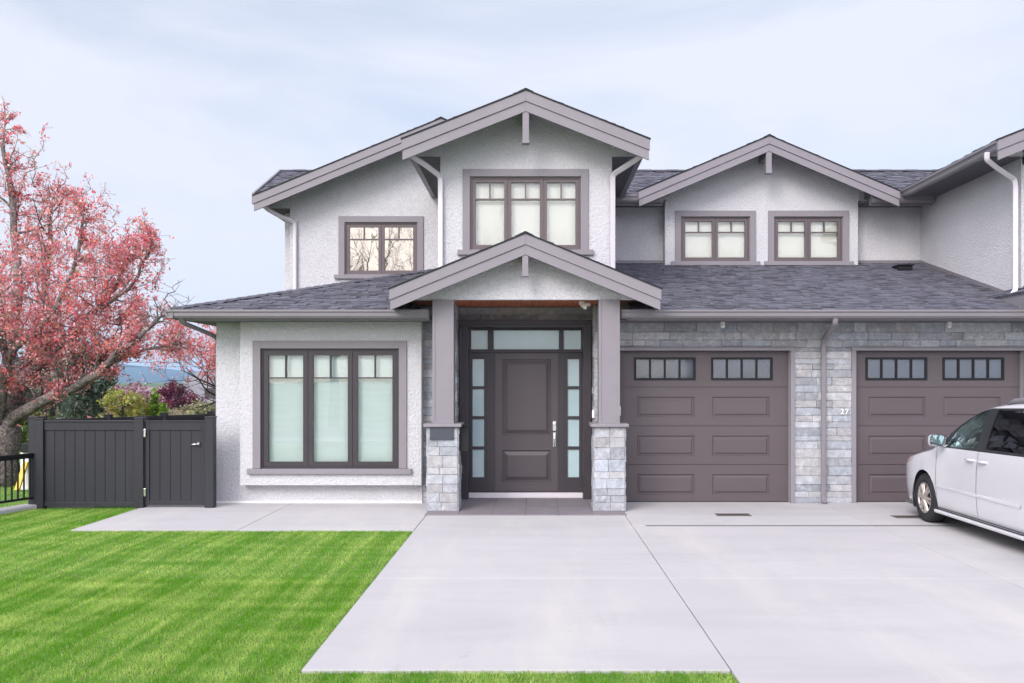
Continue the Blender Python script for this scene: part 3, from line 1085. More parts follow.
cL = column(-1.372)
cR = column(1.137)
b = MB(); b.box(-1.56, -1.205, 13.478, 13.51, 1.085, 1.268)
b.build('plaque', M['plaque'], house, bevel=.003)
# mailbox on the inner face of the left plinth
mbx = MB()
arc = [(.0, .0), (.135, .0)] + [(.135 - .012 + .012 * math.cos(R(a)), .30 + .06 * math.sin(R(a))) for a in range(0, 91, 30)] + [(0, .37)]
mbx.prism([(-1.12 + p, 13.62, .90 + q) for p, q in arc], (0, .30, 0))
mb_ = mbx.build('mailbox', M['black'], house, bevel=.004)
b = MB(); b.sweep([(-.16, 0), (-.16, .006), (.16, .006), (.16, 0)],
                  [(-1.125, 13.77, 1.295), (-1.05, 13.77, 1.29), (-.99, 13.77, 1.265), (-.965, 13.77, 1.23)])
b.build('lid', M['black'], mb_)
b = MB(); b.box(-1.13, -1.095, 13.66, 13.74, .56, .69); b.build('outlet_box', M['trim_dark'], house, bevel=.005)

# gable brackets
def bracket(cx, yf, zt, zb, w=.10):
    g = MB()
    g.box(cx - w / 2, cx + w / 2, yf + .02, yf + .14, zb, zt)
    g.box(cx - w / 2 - .008, cx + w / 2 + .008, yf + .012, yf + .148, zb - .03, zb + .01)
    g.box(cx - w / 2, cx + w / 2, yf + .14, yf + .75, zt - .14, zt)
    g.build('gable_bracket', M['trim'], house, bevel=.005)


bracket(CX, 13.85, 6.16, 5.66)
bracket(CX, 13.2, 3.86, 3.53, .09)
bracket(DX, 17.4, 6.45, 6.02, .11)

# --- entrance -------------------------------------------------------
yF = 14.87
b = MB()
b.wall(-1.215, .945, 0.013, 2.97, yF, yF + .40, [(-1.09, .815, 0.0, 2.86)])
b.box(-1.24, .96, yF - .02, yF + .03, 2.90, 2.975)
fr_ = b.build('entry_frame', M['frame_shaded'], house, bevel=.005)
b = MB()
yd = 15.15
b.wall(-1.09, .815, .105, 2.86, yd, yd + .09,
       [(-1.06, -.78, 2.50, 2.82), (-.68, .42, 2.50, 2.82), (.50, .79, 2.50, 2.82),
        (-1.085, -.79, .11, 2.44), (-.66, .405, .11, 2.44), (.515, .81, .11, 2.44)])
b.box(-1.09, .815, yd - .03, yd, 2.445, 2.485)
b.build('entry_mullions', M['frame_shaded'], fr_, bevel=.004)
for p, q in ((-1.07, -.77), (-.69, .43), (.49, .80)):
    g = MB(); g.box(p, q, yd + .04, yd + .05, 2.49, 2.83)
    g.build('transom_pane', M['frost'], fr_)
for p, q in ((-1.085, -.79), (.515, .81)):
    g = MB()
    zs = [.35, .80, 1.29, 1.78, 2.345]
    z0s = [(.345, .815), (.865, 1.325), (1.375, 1.83), (1.88, 2.335)]
    g.wall(p, q, .112, 2.438, yd + .01, yd + .07, [(p + .05, q - .05, a, c) for a, c in z0s])
    sl_ = g.build('sidelight', M['frame_shaded'], house, bevel=.004)
    g = MB(); g.box(p + .04, q - .04, yd + .035, yd + .045, .33, 2.35)
    g.build('pane', M['frost'], sl_)
# door slab with two raised panels
b = MB()
x0, x1 = -.658, .403
P1, P2 = (-.53, .285, 1.06, 2.33), (-.53, .285, .27, .80)
b.wall(x0, x1, .112, 2.438, yd + .01, yd + .06, [P1, P2])
for (p, q, r_, s_) in (P1, P2):
    def rr(A, ya, B_, yb):
        a_ = [(A[0], ya, A[2]), (A[1], ya, A[2]), (A[1], ya, A[3]), (A[0], ya, A[3])]
        c_ = [(B_[0], yb, B_[2]), (B_[1], yb, B_[2]), (B_[1], yb, B_[3]), (B_[0], yb, B_[3])]
        for k in range(4): b.face([a_[k], a_[(k + 1) % 4], c_[(k + 1) % 4], c_[k]])
    ins = lambda d: (p + d, q - d, r_ + d, s_ - d)
    rr(ins(0), yd + .01, ins(.01), yd + .035)
    rr(ins(.01), yd + .035, ins(.025), yd + .035)
    rr(ins(.025), yd + .035, ins(.085), yd + .012)
    e = ins(.085)
    b.face([(e[0], yd + .012, e[2]), (e[1], yd + .012, e[2]), (e[1], yd + .012, e[3]), (e[0], yd + .012, e[3])])
door = b.build('front_door', M['door'], house)
h = MB()
hx = .345
h.box(hx - .03, hx + .03, yd - .006, yd + .01, 1.13, 1.29)
h.lathe([(.026, -.03), (.028, -.02), (.028, 0)], (hx, yd - .005, 1.24), 'y', 14)
h.box(hx - .025, hx + .025, yd - .006, yd + .01, .86, 1.10)
h.tube([(hx, yd - .0, 1.06), (hx, yd - .05, 1.05), (hx, yd - .062, 1.0), (hx, yd - .058, .93), (hx, yd - .04, .885), (hx, yd, .875)], [.013, .014, .013, .012, .012, .012], 8)
h.build('door_handle', M['chrome'], door, bevel=.003)
b = MB(); b.box(-1.09, .815, 15.05, 15.25, .012, .095); b.build('threshold', M['spout'], house, bevel=.006)
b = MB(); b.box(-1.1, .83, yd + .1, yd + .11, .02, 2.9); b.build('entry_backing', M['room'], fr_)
# doorbell, keypad and camera
b = MB(); b.box(.935, .975, 14.50, 14.515, 1.37, 1.50); b.build('doorbell', M['white_plastic'], house, bevel=.004)
b = MB(); b.box(1.285, 1.315, 13.66, 13.74, 1.44, 1.58); b.build('door_keypad', M['white_plastic'], house, bevel=.004)
def cam_(x, y, z, big=False):
    c = MB()
    c.lathe([(.035, 0), (.035, -.03), (.02, -.04)], (x, y, z), 'z', 14)
    c.lathe([(.0, -.10), (.028, -.09), (.04, -.065), (.035, -.04), (.01, -.035)], (x, y, z), 'z', 14)
    if big:
        c.box(x - .06, x + .02, y - .03, y + .04, z - .05, z - .001)
        c.tube([(x + .0, y, z - .045), (x + .11, y - .06, z - .05)], [.028, .03], 10)
        c.lathe([(.028, 0), (.032, .04), (.03, .07)], (x + .03, y - .1, z - .1), 'y', 12)
    c.build('security_camera', M['white_plastic'], house)
cam_(.76, 14.0, 3.203, True)
cam_(3.0, 14.3, 2.905)
cam_(6.6, 14.3, 2.905)

# house number
fnt = bpy.data.curves.new('house_number', 'FONT')
fnt.body = '27'; fnt.size = .12; fnt.extrude = .006; fnt.space_character = 1.25
fo = bpy.data.objects.new('tmp', fnt); COL.objects.link(fo)
dg = bpy.context.evaluated_depsgraph_get()
me = bpy.data.meshes.new_from_object(fo.evaluated_get(dg))
bpy.data.objects.remove(fo)
me.transform(Matrix.Translation((4.925, 14.468, 1.435)) @ Matrix.Rotation(R(90), 4, 'X'))
me.transform(Matrix.Translation(-origin_of(house)))
me.materials.clear(); me.materials.append(mat('white_numeral', (.85, .85, .86), .35))
hn = bpy.data.objects.new('house_number', me); COL.objects.link(hn); hn.parent = house

# --- downspouts -----------------------------------------------------
SQ = [(-.038, -.025), (.038, -.025), (.038, .025), (-.038, .025)]
def spout(path, m, label=None):
    # round the corners of the path
    pts = [Vector(p) for p in path]
    out = [pts[0]]
    for a, p, c in zip(pts, pts[1:], pts[2:]):
        r = min(.07, (p - a).length * .4, (c - p).length * .4)
        u1, u2 = (a - p).normalized(), (c - p).normalized()
        A, B_ = p + u1 * r, p + u2 * r
        for t in (0, .33, .67, 1):
            out.append(A * (1 - t) ** 2 + p * 2 * t * (1 - t) + B_ * t * t)
    out.append(pts[-1])
    g = MB(); g.sweep(SQ, out, up=(0, 1, 0))
    o = g.build('downspout', m, house, bevel=.012)
    if label: o['label'] = label
    return o

spout([(CX - 1.83, 13.98, 5.58), (CX - 1.83, 13.98, 5.50), (-1.72, 14.2, 5.38), (-1.50, 14.45, 5.25), (-1.50, 14.45, 3.5)], M['spout'], 'white downspout left of the three pane upper window')
spout([(CX + 1.84, 13.98, 5.58), (CX + 1.84, 13.98, 5.50), (1.52, 14.2, 5.40), (1.262, 14.45, 5.28), (1.262, 14.45, 3.4)], M['spout'], 'white downspout right of the three pane upper window')
spout([(-5.13, 17.2, 5.38), (-5.13, 17.22, 5.27), (-4.95, 17.4, 5.17), (-4.66, 17.55, 5.07), (-4.66, 17.55, 3.6)], M['spout'], 'white downspout at the far left upper corner')
spout([(7.06, 14.02, 5.53), (7.06, 14.04, 5.42), (7.30, 14.2, 5.33), (7.70, 14.43, 5.20), (7.72, 14.43, 5.1), (7.72, 14.43, 3.55), (7.68, 14.35, 3.42), (7.56, 14.25, 3.31)], M['spout'], 'white downspout on the right wing emptying onto the roof')
spout([(4.60, 13.735, 2.96), (4.60, 13.75, 2.84), (4.64, 14.40, 2.64), (4.65, 14.45, 2.56), (4.65, 14.45, .06), (4.65, 14.36, .02)], M['trim_dark'], 'grey downspout on the stone pillar between the garages')
spout([(-5.40, 13.74, 2.94), (-5.40, 13.85, 2.86), (-5.22, 14.55, 2.72), (-5.175, 14.75, 2.66), (-5.175, 14.75, .1)], M['trim'], 'grey downspout at the left corner of the house')

# ================================================================== FENCES AND GATE
FY = 14.0
def post(b, x, w, y, z):
    b.box(x, x + w, y - w / 2, y + w / 2, -.02, z)
    b.box(x - .008, x + w + .008, y - w / 2 - .008, y + w / 2 + .008, z, z + .02)
PX = lambda px: (px - VX) * FY / F
root = empty('fence', (PX(90), FY, 0), 'charcoal plank fence panel between two posts left of the side gate', 'fence')
for px0, px1, dy, z in ((28, 37.2, .08, 1.39), (37.6, 45, 0, 1.37), (136, 145, 0, 1.38)):
    b = MB(); post(b, PX(px0), PX(px1) - PX(px0), FY + dy, z); b.build('post', M['charcoal'], root, bevel=.004)
def planks(b, x0, x1, z0, z1, y):
    n = max(2, round((x1 - x0) / .165))
    w = (x1 - x0) / n
    for i in range(n):
        b.box(x0 + i * w + .004, x0 + (i + 1) * w - .004, y - .012, y + .012, z0, z1)
    b.box(x0, x1, y - .004, y + .004, z0, z1)
b = MB(); planks(b, PX(45.2), PX(135.8), .07, 1.2, FY); b.build('plank_panel', M['charcoal'], root, bevel=.003)
b = MB(); b.box(PX(45.2), PX(135.8), FY - .03, FY + .03, .02, .08)
b.build('rail', M['charcoal'], root, bevel=.004)
b = MB(); b.box(PX(45.2), PX(135.8), FY - .03, FY + .03, 1.2, 1.33); b.box(PX(45.2), PX(135.8), FY - .045, FY + .045, 1.33, 1.355)
b.build('rail', M['charcoal'], root, bevel=.004)
root = empty('gate', (PX(176), FY, 0), 'charcoal plank side gate with silver lever handle beside the house wall', 'gate')
b = MB(); planks(b, PX(150), PX(202), .09, 1.2, FY); b.build('plank_panel', M['charcoal'], root, bevel=.003)
b = MB()
b.box(PX(146.2), PX(150), FY - .028, FY + .028, .04, 1.33); b.box(PX(202), PX(205.6), FY - .028, FY + .028, .04, 1.33)
b.box(PX(150), PX(202), FY - .0275, FY + .0275, 1.2, 1.33); b.box(PX(150), PX(202), FY - .0275, FY + .0275, .04, .1)
b.box(PX(146.2), PX(205.6), FY - .04, FY + .04, 1.331, 1.35)
b.build('gate_frame', M['charcoal'], root, bevel=.004)
b = MB(); post(b, PX(206.4), PX(215) - PX(206.4), FY, 1.395); b.build('post', M['charcoal'], root, bevel=.004)
b = MB()
hx = PX(199.2)
b.lathe([(.034, 0), (.034, -.012), (.02, -.02), (.012, -.06)], (hx, FY - .012, .99), 'y', 16)
b.tube([(hx, FY - .065, .99), (hx - .05, FY - .07, .985), (hx - .11, FY - .066, .983)], [.012, .011, .009], 8)
b.build('handle', M['chrome'], root, smooth=True)
for z in (.18, 1.10):
    b = MB(); b.box(PX(145.2), PX(147.2), FY - .06, FY - .03, z, z + .12); b.build('hinge', M['chrome'], root, bevel=.003)

# far fence of the side yard
root = empty('fence', (-9.2, 17.5, 0), 'low black fence of the side yard seen over the gate', 'fence')
A, B_ = at(38, 418, 16.2), at(214, 413, 19.2)
A.z = B_.z = 0
b = MB()
n_ = (B_ - A).normalized(); nn = Vector((-n_.y, n_.x, 0))
b.prism([A + nn * .02 + Vector((0, 0, .05)), B_ + nn * .02 + Vector((0, 0, .05)), B_ - nn * .02 + Vector((0, 0, .05)), A - nn * .02 + Vector((0, 0, .05))], (0, 0, 1.16))
b.build('plank_panel', M['charcoal'], root)
b = MB(); b.prism([A + nn * .045 + Vector((0, 0, 1.21)), B_ + nn * .045 + Vector((0, 0, 1.21)), B_ - nn * .045 + Vector((0, 0, 1.21)), A - nn * .045 + Vector((0, 0, 1.21))], (0, 0, .06))
b.build('rail', M['charcoal'], root)
for t in (0.02, .36, .68, .98):
    p = A.lerp(B_, t)
    b = MB(); post(b, p.x - .06, .12, p.y, 1.31); b.build('post', M['charcoal'], root)

# black railing on its concrete curb
root = empty('railing', (-8.0, 13.5, 0), 'short black metal railing on a concrete curb at the left edge', 'railing')
P0 = Vector((-7.80, 14.06, 0)); dR = Vector((-.19, -.6, 0)).normalized(); Ln = 7.5
nR = Vector((-dR.y, dR.x, 0))
b = MB()
def bar(b, p, q, w, z0, z1):
    b.prism([p + nR * w + Vector((0, 0, z0)), q + nR * w + Vector((0, 0, z0)), q - nR * w + Vector((0, 0, z0)), p - nR * w + Vector((0, 0, z0))], (0, 0, z1 - z0))
bar(b, P0, P0 + dR * Ln, .035, .80, .845); bar(b, P0, P0 + dR * Ln, .022, .765, .80)
b.build('top_rail', M['black'], root, bevel=.006)
b = MB(); bar(b, P0, P0 + dR * Ln, .02, .13, .165); b.build('bottom_rail', M['black'], root, bevel=.004)
i = 0
d_ = .09
while d_ < Ln and i < 70:
    p = P0 + dR * d_
    b = MB(); b.box(p.x - .01, p.x + .01, p.y - .01, p.y + .01, .165, .765)
    b.build('baluster', M['black'], root); d_ += .11; i += 1
for d_ in (.9, 3.2, 5.5, 7.4):
    if d_ > 1.5:
        p = P0 + dR * d_; b = MB(); b.box(p.x - .03, p.x + .03, p.y - .03, p.y + .03, .0, .86); b.build('post', M['black'], root)
b = MB()
bar(b, P0 - dR * .1, P0 + dR * Ln, .13, -.1, .045)
b.box(-8.1, -6.9, 14.09, 14.2, -.1, .02)
tag(b.build('curb', M['concrete'], bevel=.01), kind='structure')

# ================================================================== TREES
class Tree:
    def __init__(self, seed):
        self.r = random.Random(seed); self.b = MB(); self.leaf = []; self.bound = None
    def limb(self, pts, r0, r1, n=8):
        pts = [Vector(p) for p in pts]
        # smooth by one Chaikin pass with slight wander
        out = [pts[0]]
        for a, c in zip(pts, pts[1:]):
            L_ = (c - a).length * .06
            j = lambda: Vector((self.r.uniform(-1, 1), self.r.uniform(-1, 1), self.r.uniform(-1, 1))) * L_
            out += [a.lerp(c, .3) + j(), a.lerp(c, .7) + j()]
        out.append(pts[-1])
        k = len(out)
        rad = [(r0 + (r1 - r0) * i / (k - 1)) * self.r.uniform(.92, 1.08) for i in range(k)]
        self.b.tube(out, rad, n)
        return out, rad
    def grow(self, p, d, length, rad, level, up=.25, leafy=2, kids=(4, 6), spread=.8, wander=.22, shrink=.62, mind=.35):
        n = max(3, int(length / .22)) if level > 0 else 3
        n = min(n, 9)
        pts = [Vector(p)]; d = Vector(d).normalized()
        for i in range(n):
            d = (d + Vector((self.r.gauss(0, wander), self.r.gauss(0, wander), self.r.gauss(0, wander) + up * .22))).normalized()
            q_ = pts[-1] + d * length / n
            if self.bound and i > 0 and not self.bound(q_): break
            pts.append(q_)
        n = len(pts) - 1
        rads = [max(.0035, rad * (1 - .8 * i / n)) for i in range(n + 1)]
        self.b.tube(pts, rads, 5 if level > 1 else (4 if level == 1 else 3), cap=False)
        if level < leafy:
            for i in range(1, n + 1):
                self.leaf.append((pts[i], level)); self.leaf.append((pts[i].lerp(pts[i - 1], .5), level))
        if level > 0:
            for k in range(self.r.randint(*kids)):
                t = self.r.uniform(mind, 1.0)
                i = min(n - 1, int(t * n))
                q = pts[i].lerp(pts[i + 1], t * n - i)
                t0 = (pts[i + 1] - pts[i]).normalized()
                rv = Vector((self.r.gauss(0, 1), self.r.gauss(0, 1), self.r.gauss(0, 1) + .3))
                rv = (rv - t0 * rv.dot(t0)).normalized()
                self.grow(q, t0 * (1 - spread * .5) + rv * spread, length * shrink * self.r.uniform(.7, 1.15), rads[i] * .62, level - 1, up, leafy, kids, spread, wander, shrink, mind)


def leaves(points, per, spread, size, cols, seed, keep=None):
    g = np.random.default_rng(seed)
    P_ = np.array([[p.x, p.y, p.z] for p in points])
    P_ = np.repeat(P_, per, axis=0)
    n = len(P_)
    clump = np.repeat(g.uniform(.75, 1.25, len(points)), per)
    P_ = P_ + g.normal(0, spread, (n, 3))
    a = g.normal(0, 1, (n, 3)); a /= np.linalg.norm(a, axis=1)[:, None]
    t = g.normal(0, 1, (n, 3)); b_ = np.cross(a, t); b_ /= np.linalg.norm(b_, axis=1)[:, None]
    s = np.exp(g.normal(0, .35, (n, 1))) * size
    q = np.stack([P_ - a * s, P_ + b_ * s * .55, P_ + a * s, P_ - b_ * s * .55], axis=1).reshape(-1, 3)
    c = np.array(cols)[g.integers(0, len(cols), n)] * clump[:, None] * g.uniform(.85, 1.15, (n, 1))
    return q, np.clip(c, 0, 1)


# flowering crab apple at the left edge
TY = 17.2
troot = empty('flowering_tree', (at(3, 500, TY).x, TY, 0), 'large gnarled tree with red pink blossom behind the railing', 'tree')
T = Tree(21)
def in_crown(p):
    e = ((p.x + 10.6) / 3.75) ** 2 + ((p.y - 17.2) / 3.9) ** 2 + ((p.z - 2.9) / 4.2) ** 2
    return e < .60 + .62 * T.r.random() ** 3 and p.z > max(1.25, 2.25 + .65 * (p.x + 7.9)) + .3 * T.r.random() and p.y > 14.4
T.bound = in_crown
def LP(*pp): return [at(a, c, TY + d) for a, c, d in pp]
limbs = []
base = at(2, 500, TY); base.z = -.05
T.b.tube([base, base + Vector((-.05, 0, .45)), at(0, 445, TY), at(4, 425, TY)], [.42, .33, .33, .30], 12)
limbs.append(T.limb(LP((4, 430, 0), (22, 411, -.2), (50, 399, -.5), (80, 384, -.8), (106, 369, -1.0), (118, 352, -1.1), (142, 338, -1.2), (158, 318, -1.3)), .125, .03))
limbs.append(T.limb(LP((14, 418, 0), (35, 402, .2), (60, 385, .4), (64, 372, .4), (85, 366, .5), (108, 356, .6)), .14, .04))
limbs.append(T.limb(LP((8, 420, 0), (18, 392, .1), (28, 374, .2), (45, 362, .3), (62, 347, .4), (74, 334, .5), (88, 316, .6), (112, 292, .8), (130, 262, 1)), .17, .035))
limbs.append(T.limb(LP((0, 425, 0), (2, 395, -.4), (8, 372, -.6), (7, 357, -.7), (-2, 342, -.8), (-14, 310, -1)), .10, .04))
limbs.append(T.limb(LP((7, 357, -.7), (22, 343, -.8), (40, 330, -1), (60, 300, -1.2), (75, 262, -1.3), (82, 225, -1.3)), .07, .025))
limbs.append(T.limb(LP((2, 425, 0), (8, 370, .6), (14, 310, .8), (18, 250, .9), (10, 190, .9), (4, 130, 1)), .15, .03))
limbs.append(T.limb(LP((20, 390, .1), (34, 350, .9), (48, 300, 1.3), (45, 250, 1.5), (52, 205, 1.6)), .11, .03))
limbs.append(T.limb(LP((0, 430, 0), (-30, 400, .3), (-75, 370, .6), (-120, 330, 1), (-150, 270, 1)), .18, .04))
limbs.append(T.limb(LP((0, 430, 0), (-25, 385, -.8), (-50, 330, -1.5), (-80, 270, -2), (-90, 200, -2)), .16, .04))
limbs.append(T.limb(LP((-2, 425, 0), (-15, 360, 1.3), (-30, 290, 2), (-40, 210, 2.2), (-45, 150, 2.3)), .14, .035))
limbs.append(T.limb(LP((88, 316, .6), (112, 300, .2), (132, 285, 0), (148, 255, 0)), .045, .02))
limbs.append(T.limb(LP((106, 369, -1.0), (125, 352, -.6), (145, 350, -.2), (168, 345, 0)), .05, .02))
centre = at(-5, 420, TY)
for (pts, rad) in limbs:
    k = len(pts)
    for i in range(int(k * .22), k):
        for rep in range(2 if i > k * .3 else 1):
            p = pts[i]
            out = (p - centre); out.z = abs(out.z) * .6
            d = out.normalized() * .7 + Vector((T.r.gauss(0, .6), T.r.gauss(0, .6), T.r.gauss(.35, .5)))
            T.grow(p, d, T.r.uniform(.7, 1.25), min(rad[i] * .5, .03), 2, up=.35, leafy=3, kids=(3, 5), spread=.75, shrink=.6)
    T.grow(pts[-1], pts[-1] - pts[-3], 1.2, .022, 2, up=.5, leafy=3, kids=(4, 6), spread=.6)
T.bound = None
for (px, py, ty, dd) in ((2, 150, 102, 0), (14, 190, 128, .5), (40, 180, 122, 1), (62, 215, 165, 1.2), (84, 225, 178, 1), (98, 260, 222, .4),
                     (112, 262, 205, .6), (138, 262, 208, .2), (150, 268, 232, 0), (125, 250, 218, .8), (30, 190, 150, -.5), (160, 290, 258, -.4), (172, 305, 280, -1), (182, 318, 296, -1.1), (55, 225, 190, -1), (75, 235, 200, -1.2)):
    a_, c_ = at(px - 8, py, TY + dd), at(px + 6, ty, TY + dd)
    n_ = 9
    pp = [a_.lerp(c_, i / n_) + Vector((T.r.gauss(0, .035), T.r.gauss(0, .05), 0)) for i in range(n_ + 1)]
    T.b.tube(pp, [.014 - .0011 * i for i in range(n_ + 1)], 4, cap=False)
    T.leaf += [(q_, 0) for q_ in pp[1:]] * 2
    for i in range(2, n_):
        e_ = pp[i] + Vector((T.r.uniform(-.25, .25), T.r.uniform(-.2, .2), T.r.uniform(.02, .22)))
        T.b.tube([pp[i], e_], [.005, .003], 3, cap=False)
        T.leaf += [(e_, 0), (pp[i].lerp(e_, .6), 0)]
T.b.build('trunk', M['bark'], troot, smooth=True)
pinks = [(.92, .26, .30), (.86, .20, .24), (.94, .40, .44), (.78, .18, .24), (.90, .30, .26), (.94, .52, .56), (.80, .24, .20), (.95, .70, .74), (.62, .40, .24)]
pts = [p for p, l in T.leaf if T.r.random() < .8 and p.x < -6.75 - .3 * T.r.random()]
print('tree leaf points', len(pts))
q, c = leaves(pts, 3, .040, .025, pinks, 3)
np_mesh('crown', q, 4, c, M['leaf'], troot)

# second blossom tree behind the house corner
T = Tree(33)
troot = empty('flowering_tree', (-7.9, 25, 0), 'slender red blossomed tree behind the left corner of the house', 'tree')
T.bound = lambda p: p.z < 3.9 + .4 * T.r.random() and -10.1 < p.x < -5.6
T.b.tube([(-7.9, 25, -.05), (-7.85, 25, .8), (-7.95, 24.9, 1.5)], [.14, .11, .10], 8)
for k in range(9):
    a = k * .7 + .2
    T.grow((-7.95, 24.9, 1.1 + .05 * k), (math.cos(a) * 1.1, math.sin(a) * .8, .42), 2.1, .045, 3, up=.1, leafy=4, kids=(4, 6), spread=.7, wander=.14)
T.b.build('trunk', M['bark_dark'], troot, smooth=True)
pts = [p for p, l in T.leaf if p.z < 4.3 and p.z > 1.9 + .8 * T.r.random()]
q, c = leaves(pts, 3, .06, .032, pinks, 5)
np_mesh('crown', q, 4, c, M['leaf'], troot)


def bush(name, label, cat, cx, Y, half, ztop, zbot, cols, n, size, seed, shape='round', group=None, core=True):
    root = empty(name, (cx, Y, 0), label, cat, group)
    g = np.random.default_rng(seed)
    r = random.Random(seed)
    tb = MB()
    tb.tube([(cx, Y, -.05), (cx + .02, Y, (ztop + zbot) * .5), (cx, Y, ztop * .85)], [max(.04, half * .09), max(.03, half * .06), .015], 6)
    for k in range(14):
        a = r.uniform(0, 6.28); z = r.uniform(zbot, ztop * .7)
        f = (1 - (z - zbot) / (ztop - zbot)) if shape == 'cone' else .7
        tb.tube([(cx, Y, z), (cx + math.cos(a) * half * f * .5, Y + math.sin(a) * half * f * .5, z + half * .15), (cx + math.cos(a) * half * f * .9, Y + math.sin(a) * half * f * .9, z + half * .3)], [.025, .015, .006], 4)
    tb.build('trunk', M['bark_dark'], root)
    # clumps
    nc = max(30, n // 60)
    cl = []
    while len(cl) < nc:
        x, y, z = r.uniform(-1, 1), r.uniform(-1, 1), r.uniform(0, 1)
        if shape == 'cone': ok = x * x + y * y < ((1 - z) * .95 + .06) ** 2
        else: ok = x * x + y * y + (2 * z - 1) ** 2 < r.uniform(.7, 1.1)
        if ok: cl.append(Vector((cx + x * half, Y + y * half, zbot + z * (ztop - zbot))))
    q, c = leaves(cl, 60, half * .10, size, cols, seed)
    np_mesh('crown', q, 4, c, M['leaf'], root)


greys = [(.13, .17, .14), (.09, .13, .10), (.20, .24, .21), (.16, .17, .11), (.07, .09, .06)]
bush('evergreen_tree', 'dense grey green evergreen behind the blossom tree', 'tree', at(84, 0, 32).x, 32, 1.25, 3.2, .3, greys, 6500, .06, 2)
bush('evergreen_tree', 'darker grey green evergreen at the left behind the gnarled trunk', 'tree', at(52, 0, 34).x, 34, 1.5, 3.9, .3, [(.10, .12, .09), (.07, .09, .06), (.15, .15, .10)], 6500, .06, 9)
yg = [(.34, .36, .06), (.45, .42, .12), (.25, .33, .05), (.50, .45, .28), (.42, .30, .10)]
bush('shrub', 'yellow green leafy shrub beside the grey evergreen', 'shrub', at(122, 0, 27).x, 27, .62, 1.95, .2, yg, 3600, .035, 3)
bush('shrub', 'tall yellow green shrub left of the bright conifer', 'shrub', at(139, 0, 28).x, 28, .52, 1.55, .2, yg, 3200, .035, 4)
grn = [(.16, .30, .03), (.22, .38, .04), (.10, .20, .03), (.30, .40, .06)]
bush('conifer', 'bright green pointed conifer, the taller of two', 'conifer', at(156, 0, 28).x, 28, .45, 1.85, .05, grn, 12000, .03, 5, 'cone')
bush('conifer', 'bright green pointed conifer, the shorter of two', 'conifer', at(163, 0, 26.5).x, 26.5, .36, 1.35, .05, grn, 10000, .03, 6, 'cone')
bush('purple_tree', 'round dark purple leaved tree in front of the grey roof', 'tree', at(177, 0, 44).x, 44, 1.15, 1.85, .0, [(.17, .035, .07), (.12, .03, .06), (.24, .07, .11)], 4500, .06, 7)
bush('shrub', 'pale olive shrub by the house corner', 'shrub', at(205, 0, 30).x, 30, .7, 1.25, .2, [(.33, .34, .16), (.25, .28, .10), (.44, .40, .28)], 3200, .04, 8)
bush('shrub', 'straw coloured shrub between the conifers and the olive shrub', 'shrub', at(184, 0, 31).x, 31, .75, 1.15, .2, [(.40, .33, .24), (.30, .30, .12), (.5, .42, .33)], 3200, .04, 10)
bush('shrub', 'mauve flowering shrub behind the yellow shrubs', 'shrub', at(133, 0, 38).x, 38, 1.1, 1.95, .2, [(.42, .20, .25), (.30, .12, .16), (.52, .36, .38)], 3200, .05, 12)
bush('shrub', 'green shrub behind the fence post at the left', 'shrub', at(24, 0, 24).x, 24, .7, 1.3, .1, [(.12, .18, .05), (.2, .22, .08), (.08, .12, .04)], 3200, .04, 13)

# neighbour's house, chimney house, utility pole, hills
def neighbour(name, label, x0, x1, y0, y1, zw, zr, wall_m, roof_m, axis='x'):
    root = empty(name, ((x0 + x1) / 2, (y0 + y1) / 2, 0), label, 'house')
    b = MB(); b.box(x0, x1, y0, y1, -.1, zw)
    ym = (y0 + y1) / 2; xm = (x0 + x1) / 2
    if axis == 'x': b.prism([(x0, y0, zw), (x0, y1, zw), (x0, ym, zr - .1)], (x1 - x0, 0, 0))
    else: b.prism([(x0, y0, zw), (x1, y0, zw), (xm, y0, zr - .1)], (0, y1 - y0, 0))
    b.build('wall', wall_m, root)
    b = MB()
    if axis == 'x':
        b.prism([(x0 - .5, y0 - .5, zw - .1), (x0 - .5, ym, zr), (x0 - .5, y1 + .5, zw - .1), (x0 - .5, y1 + .5, zw - .25), (x0 - .5, ym, zr - .15), (x0 - .5, y0 - .5, zw - .25)], (x1 - x0 + 1, 0, 0))
    else:
        b.prism([(x0 - .5, y0 - .5, zw - .1), (xm, y0 - .5, zr), (x1 + .5, y0 - .5, zw - .1), (x1 + .5, y0 - .5, zw - .25), (xm, y0 - .5, zr - .15), (x0 - .5, y0 - .5, zw - .25)], (0, y1 - y0 + 1, 0))
    b.build('roof', roof_m, root)
    for k in range(2):
        xx = x0 + (x1 - x0) * (.25 + .5 * k)
        b = MB(); b.box(xx - .4, xx + .4, y0 - .03, y0 + .02, .8, 1.6); b.build('window', M['frame_shaded'], root)
    return root
nb = neighbour('neighbour_house', 'pale house with grey roof far behind the purple tree', -20.5, -13, 52, 60, .9, 2.6, M['neighbour_wall'], M['neighbour_roof'])
b = MB(); b.box(-19.6, -19.0, 55.5, 56.1, 2.0, 3.0); b.build('chimney', M['neighbour_wall'], nb)
nb = neighbour('neighbour_house', 'low red brick house with chimney beyond the grey evergreens', -24, -18.2, 40, 46, .25, .75, M['brick'], M['brick'])
b = MB(); b.box(-21.1, -20.3, 42.5, 43.3, .4, 1.05); b.box(-21.2, -20.2, 42.4, 43.4, 1.05, 1.15); b.build('chimney', M['brick'], nb)
neighbour('neighbour_house', 'distant house with mauve grey roof under the blue hills', -44, -34, 78, 88, .3, 1.5, M['neighbour_wall'], mat('mauve_roof', (.24, .17, .2), .9))

